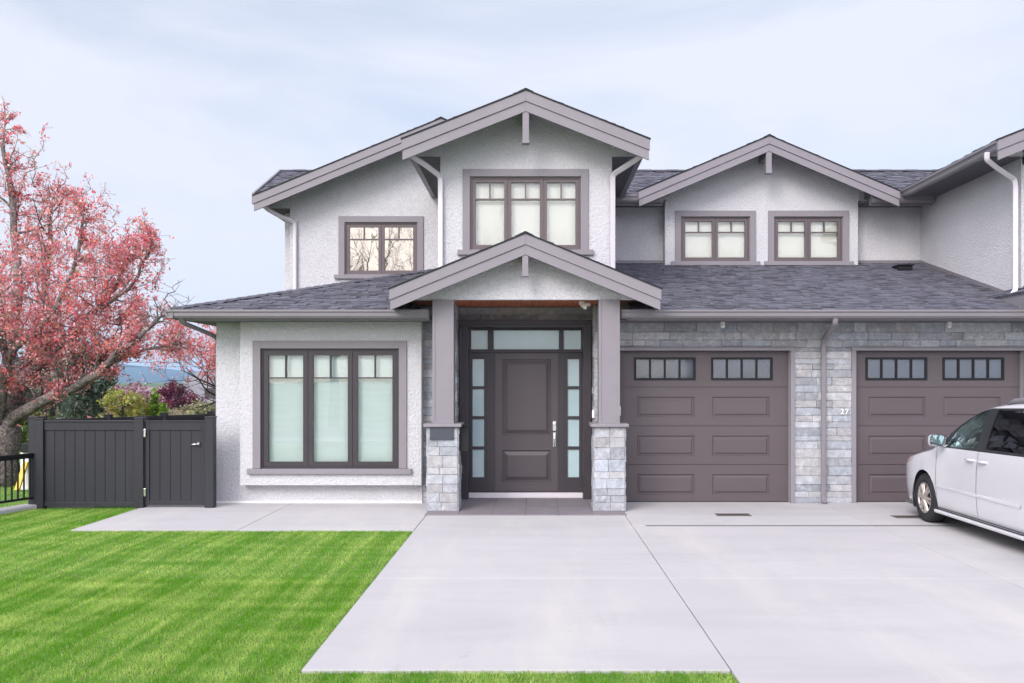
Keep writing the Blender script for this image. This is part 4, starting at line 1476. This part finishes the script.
root = empty('utility_pole', (-38.5, 100, 0), 'thin utility pole far away under the blue hills', 'utility pole')
b = MB(); b.tube([(-38.5, 100, 0), (-38.5, 100, 2.6)], [.13, .1], 8); b.build('pole', M['pole'], root)
b = MB(); b.box(-39.2, -37.8, 99.95, 100.05, 2.2, 2.32); b.build('crossarm', M['pole'], root)
for k in range(2):
    b = MB()
    pp = [(-75 + 6.0 * i, 95 + k, 3.55 + k * .5 + .012 * (i - 6) ** 2) for i in range(13)]
    b.tube(pp, .02, 4); b.build('wire', M['black'], root)


def hill(name, Y, amp, seed, x0, x1, m, zb=0):
    r = random.Random(seed)
    b = MB(); n = 60
    ph = [r.uniform(0, 6.28) for _ in range(5)]
    tops = []
    for i in range(n + 1):
        x = x0 + (x1 - x0) * i / n
        u = i / n
        h = amp * (.45 + .75 * math.exp(-((x + 2450) / 650) ** 2) + .10 * math.sin(u * 23 + ph[1]) + .05 * math.sin(u * 61 + ph[2]) + .35 * math.exp(-((x - 2200) / 900) ** 2))
        tops.append((x, max(h, amp * .08)))
    for (xa, ha), (xb, hb) in zip(tops, tops[1:]):
        rows = [(Y, 0.0), (Y + 350, .5), (Y + 700, .85), (Y + 1000, 1.0), (Y + 1900, .5), (Y + 2600, -.02)]
        for (ya, fa), (yb, fb) in zip(rows, rows[1:]):
            b.face([(xa, ya, ha * fa - 1), (xb, ya, hb * fa - 1), (xb, yb, hb * fb - 1), (xa, yb, ha * fb - 1)])
    o = b.build(name, m, smooth=True, merge=True)
    return tag(o, kind='structure')
hill('hills', 3600, 85, 4, -5200, 4500, M['hill'])

# yellow and white yard things behind the railing
root = empty('yard_board', (at(22, 490, 16.2).x, 16.2, 0), 'slanted yellow board leaning on a white panel behind the railing', 'board')
p = at(17, 492, 16.2); q_ = at(26, 462, 16.4)
b = MB(); b.sweep([(-.05, -.015), (.05, -.015), (.05, .015), (-.05, .015)], [Vector((p.x, p.y, 0)), q_]); b.build('board', M['yellow'], root)
b = MB(); b.box(q_.x - .13, q_.x + .1, 16.45, 16.5, -.02, .66); b.build('panel', M['white_plastic'], root)
b = MB(); b.box(q_.x - .1, q_.x + .13, 16.40, 16.55, .66, .84); b.build('box', M['black'], root, bevel=.02)

# bare street trees behind the camera: they mirror in the windows
def street_tree(x, y, seed, label, h=1.0):
    T = Tree(seed)
    root = empty('bare_tree', (x, y, 0), label, 'tree', 'bare street trees across the road')
    T.b.tube([(x, y, -.1), (x + .05, y, 1.4 * h), (x, y + .1, 2.8 * h)], [.26, .2, .17], 9)
    for k in range(8):
        a = k * .83 + seed
        T.grow((x, y + .1, (2.0 + .12 * k) * h), (math.cos(a) * .75, math.sin(a) * .6, 1.0), 4.2 * h, .10, 3, up=.3, leafy=0, kids=(4, 6), spread=.55, wander=.1, shrink=.58, mind=.2)
    T.b.build('trunk', M['bark_dark'], root)
street_tree(-9.3, -13, 5, 'bare street tree across the road, mirrored in the left upper window', 1.35)
street_tree(-5.0, -14.5, 8, 'bare street tree across the road, right of the tallest one', 1.2)
street_tree(7.5, -13.5, 12, 'bare street tree across the road opposite the garages', 1.1)

# ================================================================== CAR
def lerp_tab(tab, s):
    if s <= tab[0][0]: return tab[0][1]
    for (a, va), (c, vc) in zip(tab, tab[1:]):
        if s <= c:
            t = (s - a) / (c - a)
            return va + (vc - va) * t
    return tab[-1][1]
TOP = [(0, .62), (.05, .76), (.14, .86), (.35, .94), (.7, 1.01), (1.05, 1.075), (1.2, 1.115), (1.45, 1.27), (1.7, 1.42), (1.95, 1.55), (2.15, 1.635), (2.4, 1.695), (2.8, 1.735), (3.4, 1.755), (4.0, 1.745), (4.5, 1.70), (4.75, 1.64), (4.88, 1.52), (4.98, 1.25), (5.04, 1.05), (5.08, .8)]
PLAN = [(0, .74), (.04, .83), (.12, .90), (.3, .95), (.55, .975), (.85, 1.0), (4.2, 1.0), (4.7, .965), (4.95, .92), (5.08, .86)]
WID = [(.18, .90), (.26, .945), (.40, .968), (.60, .980), (.85, .975), (1.0, .962), (1.10, .945), (1.2, .905), (1.35, .860), (1.5, .805), (1.62, .750), (1.7, .70)]
CXX, CF = 6.41, 13.50
WHEELS = ((.93, .335), (3.96, .335))
bm = bmesh.new()
S = sorted(set([0, .02, .05, .09, .14, .2, .28, .36] + [round(.45 + .09 * i, 3) for i in range(50)] + [4.88, 4.95, 4.99, 5.04, 5.08]))
S = [s for s in S if s <= 5.08]
NS, NT = 22, 9
rings = []
for s in S:
    zt = lerp_tab(TOP, s)
    crown = .10 if zt < 1.2 else .085
    ze = zt - crown
    pl = lerp_tab(PLAN, s)
    half = []
    for i in range(NS + 1):
        z = .18 + (ze - .18) * i / NS
        half.append((lerp_tab(WID, z) * pl, z))
    xe = half[-1][0]
    for k in range(1, NT + 1):
        a = math.pi / 2 * k / NT
        half.append((xe * math.cos(a) ** .8, ze + crown * math.sin(a) ** .9 if k < NT else zt))
    half[-1] = (0.0, zt)
    ring = [bm.verts.new((-x, s, z)) for x, z in half] + [bm.verts.new((x, s, z)) for x, z in reversed(half[:-1])]
    rings.append(ring)
for r1, r2 in zip(rings, rings[1:]):
    for k in range(len(r1) - 1):
        bm.faces.new((r1[k], r1[k + 1], r2[k + 1], r2[k]))
bm.faces.new(rings[0]); bm.faces.new(list(reversed(rings[-1])))
GF = [(1.50, 1.10), (2.36, 1.125), (2.33, 1.595), (2.10, 1.555), (1.80, 1.40)]
GR = [(2.58, 1.13), (3.62, 1.145), (3.62, 1.625), (2.55, 1.61)]
GQ = [(3.72, 1.15), (4.72, 1.17), (4.58, 1.58), (3.72, 1.625)]
TRM = [(1.34, 1.075), (4.80, 1.13), (4.62, 1.61), (3.4, 1.655), (2.40, 1.625), (2.05, 1.565), (1.72, 1.40)]
HL = [(.03, .70), (.55, .84), (.50, .92), (.03, .82)]
TL = [(4.86, .95), (5.06, .95), (5.0, 1.3), (4.88, 1.35)]
def inside(poly, y, z):
    sgn = None
    for (a, b_), (c, d) in zip(poly, poly[1:] + poly[:1]):
        cr = (c - a) * (z - b_) - (d - b_) * (y - a)
        if sgn is None: sgn = cr > 0
        elif (cr > 0) != sgn: return False
    return True
def cut(poly, xmin=.4):
    y0, y1 = min(p[0] for p in poly) - .12, max(p[0] for p in poly) + .12
    z0, z1 = min(p[1] for p in poly) - .1, max(p[1] for p in poly) + .1
    for (a, b_), (c, d) in zip(poly, poly[1:] + poly[:1]):
        fs = [f for f in bm.faces if len(f.verts) < 12 and y0 < f.calc_center_median().y < y1 and z0 < f.calc_center_median().z < z1 and abs(f.calc_center_median().x) > xmin]
        geom = list({e for f in fs for e in f.edges} | set(fs) | {v for f in fs for v in f.verts})
        bmesh.ops.bisect_plane(bm, geom=geom, dist=1e-5, plane_co=(0, a, b_), plane_no=(0, d - b_, -(c - a)))
arches = []
for (s, z) in WHEELS:
    arches.append([(s + .395 * math.cos(2 * math.pi * k / 20), z + .395 * math.sin(2 * math.pi * k / 20)) for k in range(20)])
for p in (TRM, GF, GR, GQ, HL, TL): cut(p)
for p in arches: cut(p, .5)
dele = []
WS = lambda f, c: 1.24 < c.y < 2.03 and c.z > lerp_tab(TOP, c.y) - .075
for f in bm.faces:
    c = f.calc_center_median()
    if len(f.verts) > 12: f.material_index = 0; continue
    sd = abs(c.x) > .45
    mi = 0
    if sd and any(inside(p, c.y, c.z) for p in arches): dele.append(f); continue
    if sd and inside(GF, c.y, c.z): mi = 1
    elif sd and (inside(GR, c.y, c.z) or inside(GQ, c.y, c.z)): mi = 2
    elif sd and inside(TRM, c.y, c.z): mi = 3
    elif sd and inside(HL, c.y, c.z): mi = 4
    elif sd and inside(TL, c.y, c.z): mi = 5
    elif WS(f, c) and abs(c.x) < .78: mi = 6
    elif 4.76 < c.y < 5.0 and c.z > 1.15 and abs(c.x) < .66: mi = 7
    f.material_index = mi
bmesh.ops.delete(bm, geom=dele, context='FACES')
bmesh.ops.recalc_face_normals(bm, faces=bm.faces)
me0 = bpy.data.meshes.new('tmp'); bm.to_mesh(me0); bm.free()
car = empty('minivan', (CXX, CF - 2.5, 0), 'white minivan parked nose in at the right garage door', 'van')
vco = [Vector(v.co) for v in me0.vertices]
def part_from(name, mis, m, inset=0.0, label=None):
    b = MB()
    for p in me0.polygons:
        if p.material_index in mis:
            n_ = p.normal
            b.face([(CXX + vco[i].x - n_.x * inset, CF - (vco[i].y - n_.y * inset), vco[i].z - n_.z * inset) for i in p.vertices])
    o = b.build(name, m, car, smooth=True, merge=True)
    if label: o['label'] = label
    return o
body = part_from('body', {0}, M['carpaint'])
# split the glass by side so each pane is its own part
def panes(name, mi, m, test=lambda c: True, inset=.006):
    for sgn in (-1, 1):
        b = MB()
        for p in me0.polygons:
            if p.material_index == mi and p.center.x * sgn > 0 and test(p.center):
                n_ = p.normal
                b.face([(CXX + vco[i].x - n_.x * inset, CF - (vco[i].y - n_.y * inset), vco[i].z - n_.z * inset) for i in p.vertices])
        if b.f: b.build(name, m, car, smooth=name not in ('front_door_window', 'rear_door_window', 'quarter_window'), merge=True)
panes('front_door_window', 1, M['carglass'])
panes('rear_door_window', 2, M['privacy'], lambda c: c.y < 3.68)
panes('quarter_window', 2, M['privacy'], lambda c: c.y >= 3.68)
panes('window_trim', 3, M['carblack'], inset=.001)
panes('headlight', 4, M['lamp'], inset=.002)
panes('tail_light', 5, M['lamp_red'], inset=0)
part_from('windshield', {6}, M['carglass'], .004)
part_from('rear_windshield', {7}, M['privacy'], .004)
cw = lambda s: CF - s
def side_x(s, z, sgn=-1): return CXX + sgn * lerp_tab(WID, z) * lerp_tab(PLAN, s)
b = MB()   # interior tub, dashboard, underside
b.box(CXX - .86, CXX + .86, cw(4.8), cw(1.35), .30, .92)
b.box(CXX - .80, CXX + .80, cw(1.62), cw(1.3), .9, 1.07)
b.box(CXX - .9, CXX + .9, cw(4.95), cw(.12), .17, .2)
b.build('interior', M['interior'], car, bevel=.02)
for sx in (-.42, .42):
    for s in (2.35, 3.3, 4.2):
        st = MB()
        st.box(CXX + sx - .24, CXX + sx + .24, cw(s + .12), cw(s - .02), .9, 1.32)
        st.box(CXX + sx - .13, CXX + sx + .13, cw(s + .11), cw(s + .02), 1.34, 1.50)
        st.box(CXX + sx - .03, CXX + sx + .03, cw(s + .08), cw(s + .05), 1.3, 1.36)
        st.build('seat', M['seat'], car, bevel=.05)
b = MB()
sc = Vector((CXX - .40, cw(1.80), 1.06))
ringp = [sc + Vector((.18 * math.cos(a), .06 * math.sin(a), .17 * math.sin(a))) for a in [2 * math.pi * k / 20 for k in range(21)]]
b.tube(ringp, .014, 6); b.tube([sc - Vector((.17, 0, 0)), sc + Vector((.17, 0, 0))], .014, 6)
b.tube([sc, sc + Vector((0, .3, -.1))], .03, 6)
b.build('steering_wheel', M['carblack'], car)
for sgn in (-1, 1):
    # mouldings, sill step, seams, handles, mirrors, roof rail
    b = MB()
    n_ = 40
    for i in range(n_):
        s_a, s_b = 1.36 + (4.72 - 1.36) * i / n_, 1.36 + (4.72 - 1.36) * (i + 1) / n_
        if 3.5 < (s_a + s_b) / 2 < 4.45: continue
        zc = .55
        A = [(side_x(s_a, zc + d, sgn) + sgn * o, cw(s_a), zc + d) for d, o in ((-.022, 0), (-.014, .012), (.014, .012), (.022, 0))]
        B2 = [(side_x(s_b, zc + d, sgn) + sgn * o, cw(s_b), zc + d) for d, o in ((-.022, 0), (-.014, .012), (.014, .012), (.022, 0))]
        for k in range(3): b.face([A[k], A[k + 1], B2[k + 1], B2[k]])
        if abs(s_b - 3.46) < .045 or i == n_ - 1:
            b.build('side_moulding', M['carpaint'], car, smooth=False); b = MB()
    b = MB()
    x_ = CXX + sgn * .94
    prof = [(0, .235), (.05, .235), (.06, .215), (.05, .19), (0, .18)]
    b.prism([(x_ + sgn * p, cw(3.52), q) for p, q in prof], (0, 3.52 - 1.32, 0))
    b.prism([(x_ + sgn * p, cw(4.85), q) for p, q in prof], (0, 4.85 - 4.38, 0))
    b.build('sill_step', M['carpaint'], car, bevel=.006)
    b = MB()
    b.box(x_ - .03, x_ + sgn * .028, cw(3.52), cw(1.33), .238, .252)
    b.box(x_ - .03, x_ + sgn * .034, cw(3.52), cw(1.33), .262, .274)
    b.build('sill_strip', M['carblack'], car)
    for s, zt in ((2.44, 1.11), (1.33, 1.05), (3.66, 1.13)):
        b = MB()
        for i in range(20):
            za, zb = .29 + (zt - .29) * i / 20, .29 + (zt - .29) * (i + 1) / 20
            if s > 3.5 and zb < .75: continue
            b.face([(side_x(s, za, sgn) + sgn * .0015, cw(s - .0045), za), (side_x(s, za, sgn) + sgn * .0015, cw(s + .0045), za),
                    (side_x(s, zb, sgn) + sgn * .0015, cw(s + .0045), zb), (side_x(s, zb, sgn) + sgn * .0015, cw(s - .0045), zb)])
        b.build('door_seam', M['carblack'], car)
    for s in (2.27, 2.58):
        x = side_x(s, .97, sgn)
        b = MB(); b.tube([(x - sgn * .01, cw(s - .10), .975), (x + sgn * .028, cw(s - .07), .98), (x + sgn * .034, cw(s), .98), (x + sgn * .028, cw(s + .07), .98), (x - sgn * .01, cw(s + .1), .975)], [.014, .017, .018, .017, .014], 8)
        b.build('door_handle', M['carpaint'], car, smooth=True)
    # mirror
    s = 1.56
    xb = side_x(s, 1.12, sgn)
    b = MB()
    cxm = xb + sgn * .125
    prof = [(.0, .10), (.05, .092), (.09, .06), (.105, 0.0)]
    nseg = 16
    vs, fs = [], []
    def shape(a, sc_):   # rounded rectangle
        ca, sa = math.cos(a), math.sin(a)
        return (.105 * sc_ * math.copysign(abs(ca) ** .55, ca), .085 * sc_ * math.copysign(abs(sa) ** .55, sa))
    levels = [(-.02, 1.0), (.0, 1.02), (.05, .98), (.09, .80), (.115, .45), (.12, .05)]
    for dy, sc_ in levels:
        for k in range(nseg):
            px_, pz_ = shape(2 * math.pi * k / nseg, sc_)
            vs.append((cxm + px_, cw(s) + dy, 1.17 + pz_))
    for i in range(len(levels) - 1):
        for k in range(nseg):
            k2 = (k + 1) % nseg
            fs.append((i * nseg + k, i * nseg + k2, (i + 1) * nseg + k2, (i + 1) * nseg + k))
    b.hull(vs, fs)
    b.box(min(xb - sgn * .06, cxm), max(xb - sgn * .06, cxm), cw(s) + .0, cw(s) + .05, 1.085, 1.115)
    mr_ = b.build('side_mirror', M['carpaint'], car, smooth=True)
    b = MB(); b.face([(cxm + shape(2 * math.pi * k / nseg, .9)[0], cw(s) - .012 + sgn * shape(2 * math.pi * k / nseg, .9)[0] * .05, 1.17 + shape(2 * math.pi * k / nseg, .9)[1]) for k in range(nseg)])
    b.build('mirror_glass', M['mirror'], mr_)
    b = MB()
    xr = CXX + sgn * .66
    b.tube([(xr, cw(2.6), 1.69), (xr, cw(2.75), 1.725), (xr, cw(3.0), 1.74), (xr, cw(4.2), 1.745), (xr, cw(4.45), 1.72), (xr, cw(4.6), 1.66)], [.02, .03, .03, .03, .03, .02], 8)
    b.build('roof_rail', M['trim_dark'], car, smooth=True)
b = MB(); b.box(CXX - .38, CXX + .38, cw(-.02), cw(.06), .36, .52); b.build('grille', M['carblack'], car, bevel=.02)
b = MB(); b.box(CXX - .16, CXX + .16, cw(5.11), cw(5.07), .72, .87); b.build('licence_plate_recess', M['carblack'], car, bevel=.01)

def wheel(s, sgn):
    x = CXX + sgn * .955
    c = (x, cw(s), .335)
    t = MB()
    o = -sgn
    t.lathe([(.205, .0), (.23, sgn * .012), (.29, sgn * .012), (.328, sgn * -.004), (.342, sgn * -.03), (.342, sgn * -.18), (.32, sgn * -.205), (.205, sgn * -.21)], c, 'x', 40, cap=False)
    w = t.build('wheel', M['rubber'], car, smooth=False, merge=True)
    for p in w.data.polygons: p.use_smooth = True
    r_ = MB()
    r_.lathe([(.212, sgn * .004), (.203, sgn * .006), (.19, sgn * -.012), (.185, sgn * -.09)], c, 'x', 40, cap=False)
    # spokes
    for k in range(6):
        a = 2 * math.pi * k / 6 + .2
        for da in (-.13, .13):
            a0, a1 = a + da * .9, a + da * 1.35
            p0 = Vector((c[0] + sgn * .004, c[1] + .035 * math.cos(a0), c[2] + .035 * math.sin(a0)))
            p1 = Vector((c[0] - sgn * .006, c[1] + .192 * math.cos(a1), c[2] + .192 * math.sin(a1)))
            r_.tube([p0, p0.lerp(p1, .5), p1], [.026, .02, .017], 6)
    r_.lathe([(.062, sgn * -.03), (.062, sgn * .008), (.045, sgn * .02), (.01, sgn * .022)], c, 'x', 20)
    r_.build('rim', M['alloy'], w, smooth=False)
    d = MB(); d.lathe([(.184, 0), (.184, sgn * -.03)], (c[0] - sgn * .09, c[1], c[2]), 'x', 30)
    d.build('brake_disc', M['carblack'], w)
    ww = MB()
    pr = [(.40 * math.cos(a), .40 * math.sin(a)) for a in [math.pi * k / 14 for k in range(-2, 17)]]
    for (p, q), (p2, q2) in zip(pr, pr[1:]):
        xa, xb2 = CXX + sgn * .955, CXX + sgn * .62
        ww.face([(xa, c[1] + p, c[2] + q), (xa, c[1] + p2, c[2] + q2), (xb2, c[1] + p2, c[2] + q2), (xb2, c[1] + p, c[2] + q)])
    ww.face([(CXX + sgn * .62, c[1] + p, c[2] + q) for p, q in pr])
    ww.build('wheel_well', M['carblack'], car)
for s, z in WHEELS:
    for sgn in (-1, 1): wheel(s, sgn)
bpy.data.meshes.remove(me0)

# ================================================================== GRASS
def grass():
    g = RNG
    P_ = []
    def region(x0, x1, y0, y1, dens, test):
        n = int((x1 - x0) * (y1 - y0) * dens)
        x = g.uniform(x0, x1, n); y = g.uniform(y0, y1, n)
        k = test(x, y)
        P_.append(np.stack([x[k], y[k]], 1))
    vis = lambda x, y: (x > -.62 * y - .5)
    fence_ok = lambda x, y: x > (-7.80 + (y - 14.06) * (.19 / .6)) + .12
    gate_ok = lambda x, y: ~((x > -6.12) & (y > 11.85)) & (y < 13.95)
    region(-5.5, XE + .012, YG, 9.0, 9500, lambda x, y: vis(x, y) & fence_ok(x, y))
    region(-9, XE + .012, 9.0, 14.0, 4200, lambda x, y: vis(x, y) & fence_ok(x, y) & gate_ok(x, y))
    region(-4.6, XJ - .0, 4.8, YG, 9000, lambda x, y: vis(x, y) & ((x < XJ - .1) | (y < YG - (x - XJ + .1) * .6)))
    region(XJ - .02, XJ + .06, 4.8, 5.95, 9000, lambda x, y: x < XJ + .06 * np.sin(y * 5) )
    region(-14, XE, 1, 14, 500, lambda x, y: ~vis(x, y) & gate_ok(x, y) & (y < 13.9))
    region(-11, XJ, 1, 4.8, 500, lambda x, y: x < 99)
    region(-14, -7.4, 13, 22, 700, lambda x, y: ~fence_ok(x, y) & (y < 16.2 + (x + 9) * .2) | (y > 14.2) & (x < -7.9))
    p = np.concatenate(P_)
    edge = .018 + .014 * np.sin(p[:, 1] * 9) * np.sin(p[:, 1] * 2.3) + g.uniform(-.01, .012, len(p))
    bad = (p[:, 0] > XE - edge) & (p[:, 1] > YG) | (np.abs(p[:, 1] - YG) < edge * .8) & (p[:, 0] > XE - .05)
    p = p[~bad]; n = len(p)
    x, y = p[:, 0], p[:, 1]
    # mowing stripes run away from the camera, plus patches
    xw = x + .03 * np.sin(y * 1.3) + .012 * np.sin(y * 3.7)
    st = .5 + .26 * np.sin(2 * np.pi * xw / .56) + .16 * np.sin(2 * np.pi * xw / .213 + 1) + .12 * np.sin(2 * np.pi * xw / .131 + .4 * np.sin(y)) + .10 * np.sin(2 * np.pi * xw / 1.37 + 2)
    fade = .5 + .5 * np.sin(y * 1.7 + 2.3 * np.sin(x * 1.9)) * np.sin(x * 2.7 + y * .6)
    trk = np.exp(-(((x + .05 * np.sin(y * .9) + .04 * np.sin(y * .4 + 1) + 10) % .93 - .46) / .035) ** 2) * fade
    # short bands across, left by the mower's turns and uneven feeding
    cross = np.zeros(n)
    for k in range(10):
        cross += np.sin(y * g.uniform(7, 22) + 1.5 * np.sin(x * g.uniform(.8, 2.5) + k) + g.uniform(0, 6.28))
    cross /= 3.2
    pat = np.zeros(n)
    for k in range(14):
        fx, fy, ph = g.uniform(.5, 5.5), g.uniform(1, 8), g.uniform(0, 6.28)
        pat += np.sin(x * fx + y * fy * (1 if k % 2 else -1) + ph)
    pat = pat / 5.0
    h = g.uniform(.016, .032, n) * (1 + .12 * pat)
    w = g.uniform(.0035, .0065, n) * (1 + np.maximum(0, y - 6) * .09)
    ang = g.uniform(0, 2 * np.pi, n)
    lean = g.uniform(.1, .75, n) * h
    la = g.uniform(0, 2 * np.pi, n)
    bx, by = np.cos(ang) * w / 2, np.sin(ang) * w / 2
    lx, ly = np.cos(la) * lean + .25 * lean * (st - .5), np.sin(la) * lean - .5 * h * (st - .5) 
    z0 = np.full(n, -.022)
    v0 = np.stack([x - bx, y - by, z0], 1); v1 = np.stack([x + bx, y + by, z0], 1)
    v2 = np.stack([x + bx * .6 + lx * .45, y + by * .6 + ly * .45, z0 + h * .62], 1)
    v3 = np.stack([x + lx, y + ly, z0 + h], 1)
    q = np.stack([v0, v1, v2, v3], 1).reshape(-1, 3)
    base = np.array([.15, .365, .022])
    light = np.array([.68, .80, .24])
    f = np.clip(.27 + .66 * (st - .5) + .13 * pat + .12 * cross + .50 * trk + g.normal(0, .12, n), 0, 1)[:, None]
    c = base * (1 - f) + light * f
    straw = g.random(n) < .05
    c[straw] = (.50, .46, .24)
    c *= g.uniform(.75, 1.2, (n, 1))
    print('blades', n)
    o = np_mesh('grass', q, 4, c, M['grass'])
    tag(o, 'short striped green lawn grass beside the driveway', 'grass', kind='stuff')
grass()

# ================================================================== AIR
hz = bpy.data.materials.new('hazy_air'); hz.use_nodes = True
hn_ = hz.node_tree; hn_.nodes.remove(hn_.nodes['Principled BSDF'])
pv = hn_.nodes.new('ShaderNodeVolumePrincipled')
pv.inputs['Color'].default_value = (.50, .74, 1.0, 1)
pv.inputs['Density'].default_value = 0.00018
hn_.links.new(pv.outputs[0], hn_.nodes['Material Output'].inputs['Volume'])
b = MB(); b.box(-6500, 6500, -3500, 9500, -2.0, 150)
tag(b.build('haze', hz), kind='stuff')

# ================================================================== WORLD, SUN, CAMERA
SUN_EL, SUN_AZ = R(34), R(208)      # azimuth measured clockwise from +Y
w = bpy.data.worlds.new('World'); bpy.context.scene.world = w
w.use_nodes = True
nt = w.node_tree; N, L = nt.nodes, nt.links
bg = N['Background']
sky = N.new('ShaderNodeTexSky'); sky.sky_type = 'NISHITA'; sky.sun_disc = False
sky.sun_elevation = SUN_EL; sky.sun_rotation = SUN_AZ
sky.air_density = 1.0; sky.dust_density = 1.2; sky.ozone_density = 1.0
tc = N.new('ShaderNodeTexCoord')
mp = N.new('ShaderNodeMapping'); mp.inputs['Scale'].default_value = (1.0, 1.0, 3.2)
mp.inputs['Location'].default_value = (.35, 0, .1)
L.new(tc.outputs['Generated'], mp.inputs[0])
n1 = N.new('ShaderNodeTexNoise'); n1.inputs['Scale'].default_value = 1.5; n1.inputs['Detail'].default_value = 7
n1.inputs['Roughness'].default_value = .52; n1.inputs['Distortion'].default_value = .4
L.new(mp.outputs[0], n1.inputs['Vector'])
mr = N.new('ShaderNodeMapRange'); mr.inputs['From Min'].default_value = .36; mr.inputs['From Max'].default_value = .60
mr.inputs['To Min'].default_value = .38; mr.inputs['To Max'].default_value = .97
L.new(n1.outputs['Fac'], mr.inputs['Value'])
mx = N.new('ShaderNodeMix'); mx.data_type = 'RGBA'
L.new(mr.outputs[0], mx.inputs[0]); L.new(sky.outputs[0], mx.inputs[6])
mx.inputs[7].default_value = (5.25, 5.4, 6.1, 1)      # thin high cloud
# glow added to the sky round the sun, behind camera, for front fill
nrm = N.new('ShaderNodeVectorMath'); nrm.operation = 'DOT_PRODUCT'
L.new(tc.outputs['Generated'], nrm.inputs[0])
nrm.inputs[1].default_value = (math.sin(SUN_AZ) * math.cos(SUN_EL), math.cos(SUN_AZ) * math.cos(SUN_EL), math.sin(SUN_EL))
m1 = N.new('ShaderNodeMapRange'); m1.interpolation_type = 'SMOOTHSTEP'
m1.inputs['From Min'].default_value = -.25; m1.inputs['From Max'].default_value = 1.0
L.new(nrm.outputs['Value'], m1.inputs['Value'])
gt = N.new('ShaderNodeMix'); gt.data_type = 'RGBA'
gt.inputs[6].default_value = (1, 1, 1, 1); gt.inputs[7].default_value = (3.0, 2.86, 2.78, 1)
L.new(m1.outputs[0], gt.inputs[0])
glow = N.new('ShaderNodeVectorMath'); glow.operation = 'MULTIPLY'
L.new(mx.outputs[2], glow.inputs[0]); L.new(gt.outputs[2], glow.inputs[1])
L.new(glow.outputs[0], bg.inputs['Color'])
bg.inputs['Strength'].default_value = 0.10

sun = bpy.data.lights.new('sun', 'SUN'); sun.energy = 1.35; sun.angle = R(26); sun.color = (1.0, .97, .945)
so = bpy.data.objects.new('sun', sun); COL.objects.link(so)
sd = Vector((math.sin(SUN_AZ) * math.cos(SUN_EL), math.cos(SUN_AZ) * math.cos(SUN_EL), math.sin(SUN_EL)))
so.rotation_euler = (-sd).to_track_quat('-Z', 'Y').to_euler()
so.location = (0, -20, 30)

cam = bpy.data.cameras.new('camera'); co = bpy.data.objects.new('camera', cam); COL.objects.link(co)
co.location = (0, 0, CH); co.rotation_euler = (R(90), 0, 0)
cam.sensor_width = 36; cam.lens = F / 1024 * 36
cam.shift_x = -(VX - 512) / 1024
cam.shift_y = (VY - 341.5) / 1024
cam.clip_end = 20000
sc = bpy.context.scene
sc.camera = co
sc.view_settings.view_transform = 'Standard'
sc.view_settings.look = 'None'
sc.view_settings.exposure = 0.76
sc.view_settings.gamma = 1
sc.render.engine = 'CYCLES'
sc.cycles.use_denoising = True
sc.cycles.max_bounces = 8
sc.cycles.transparent_max_bounces = 12
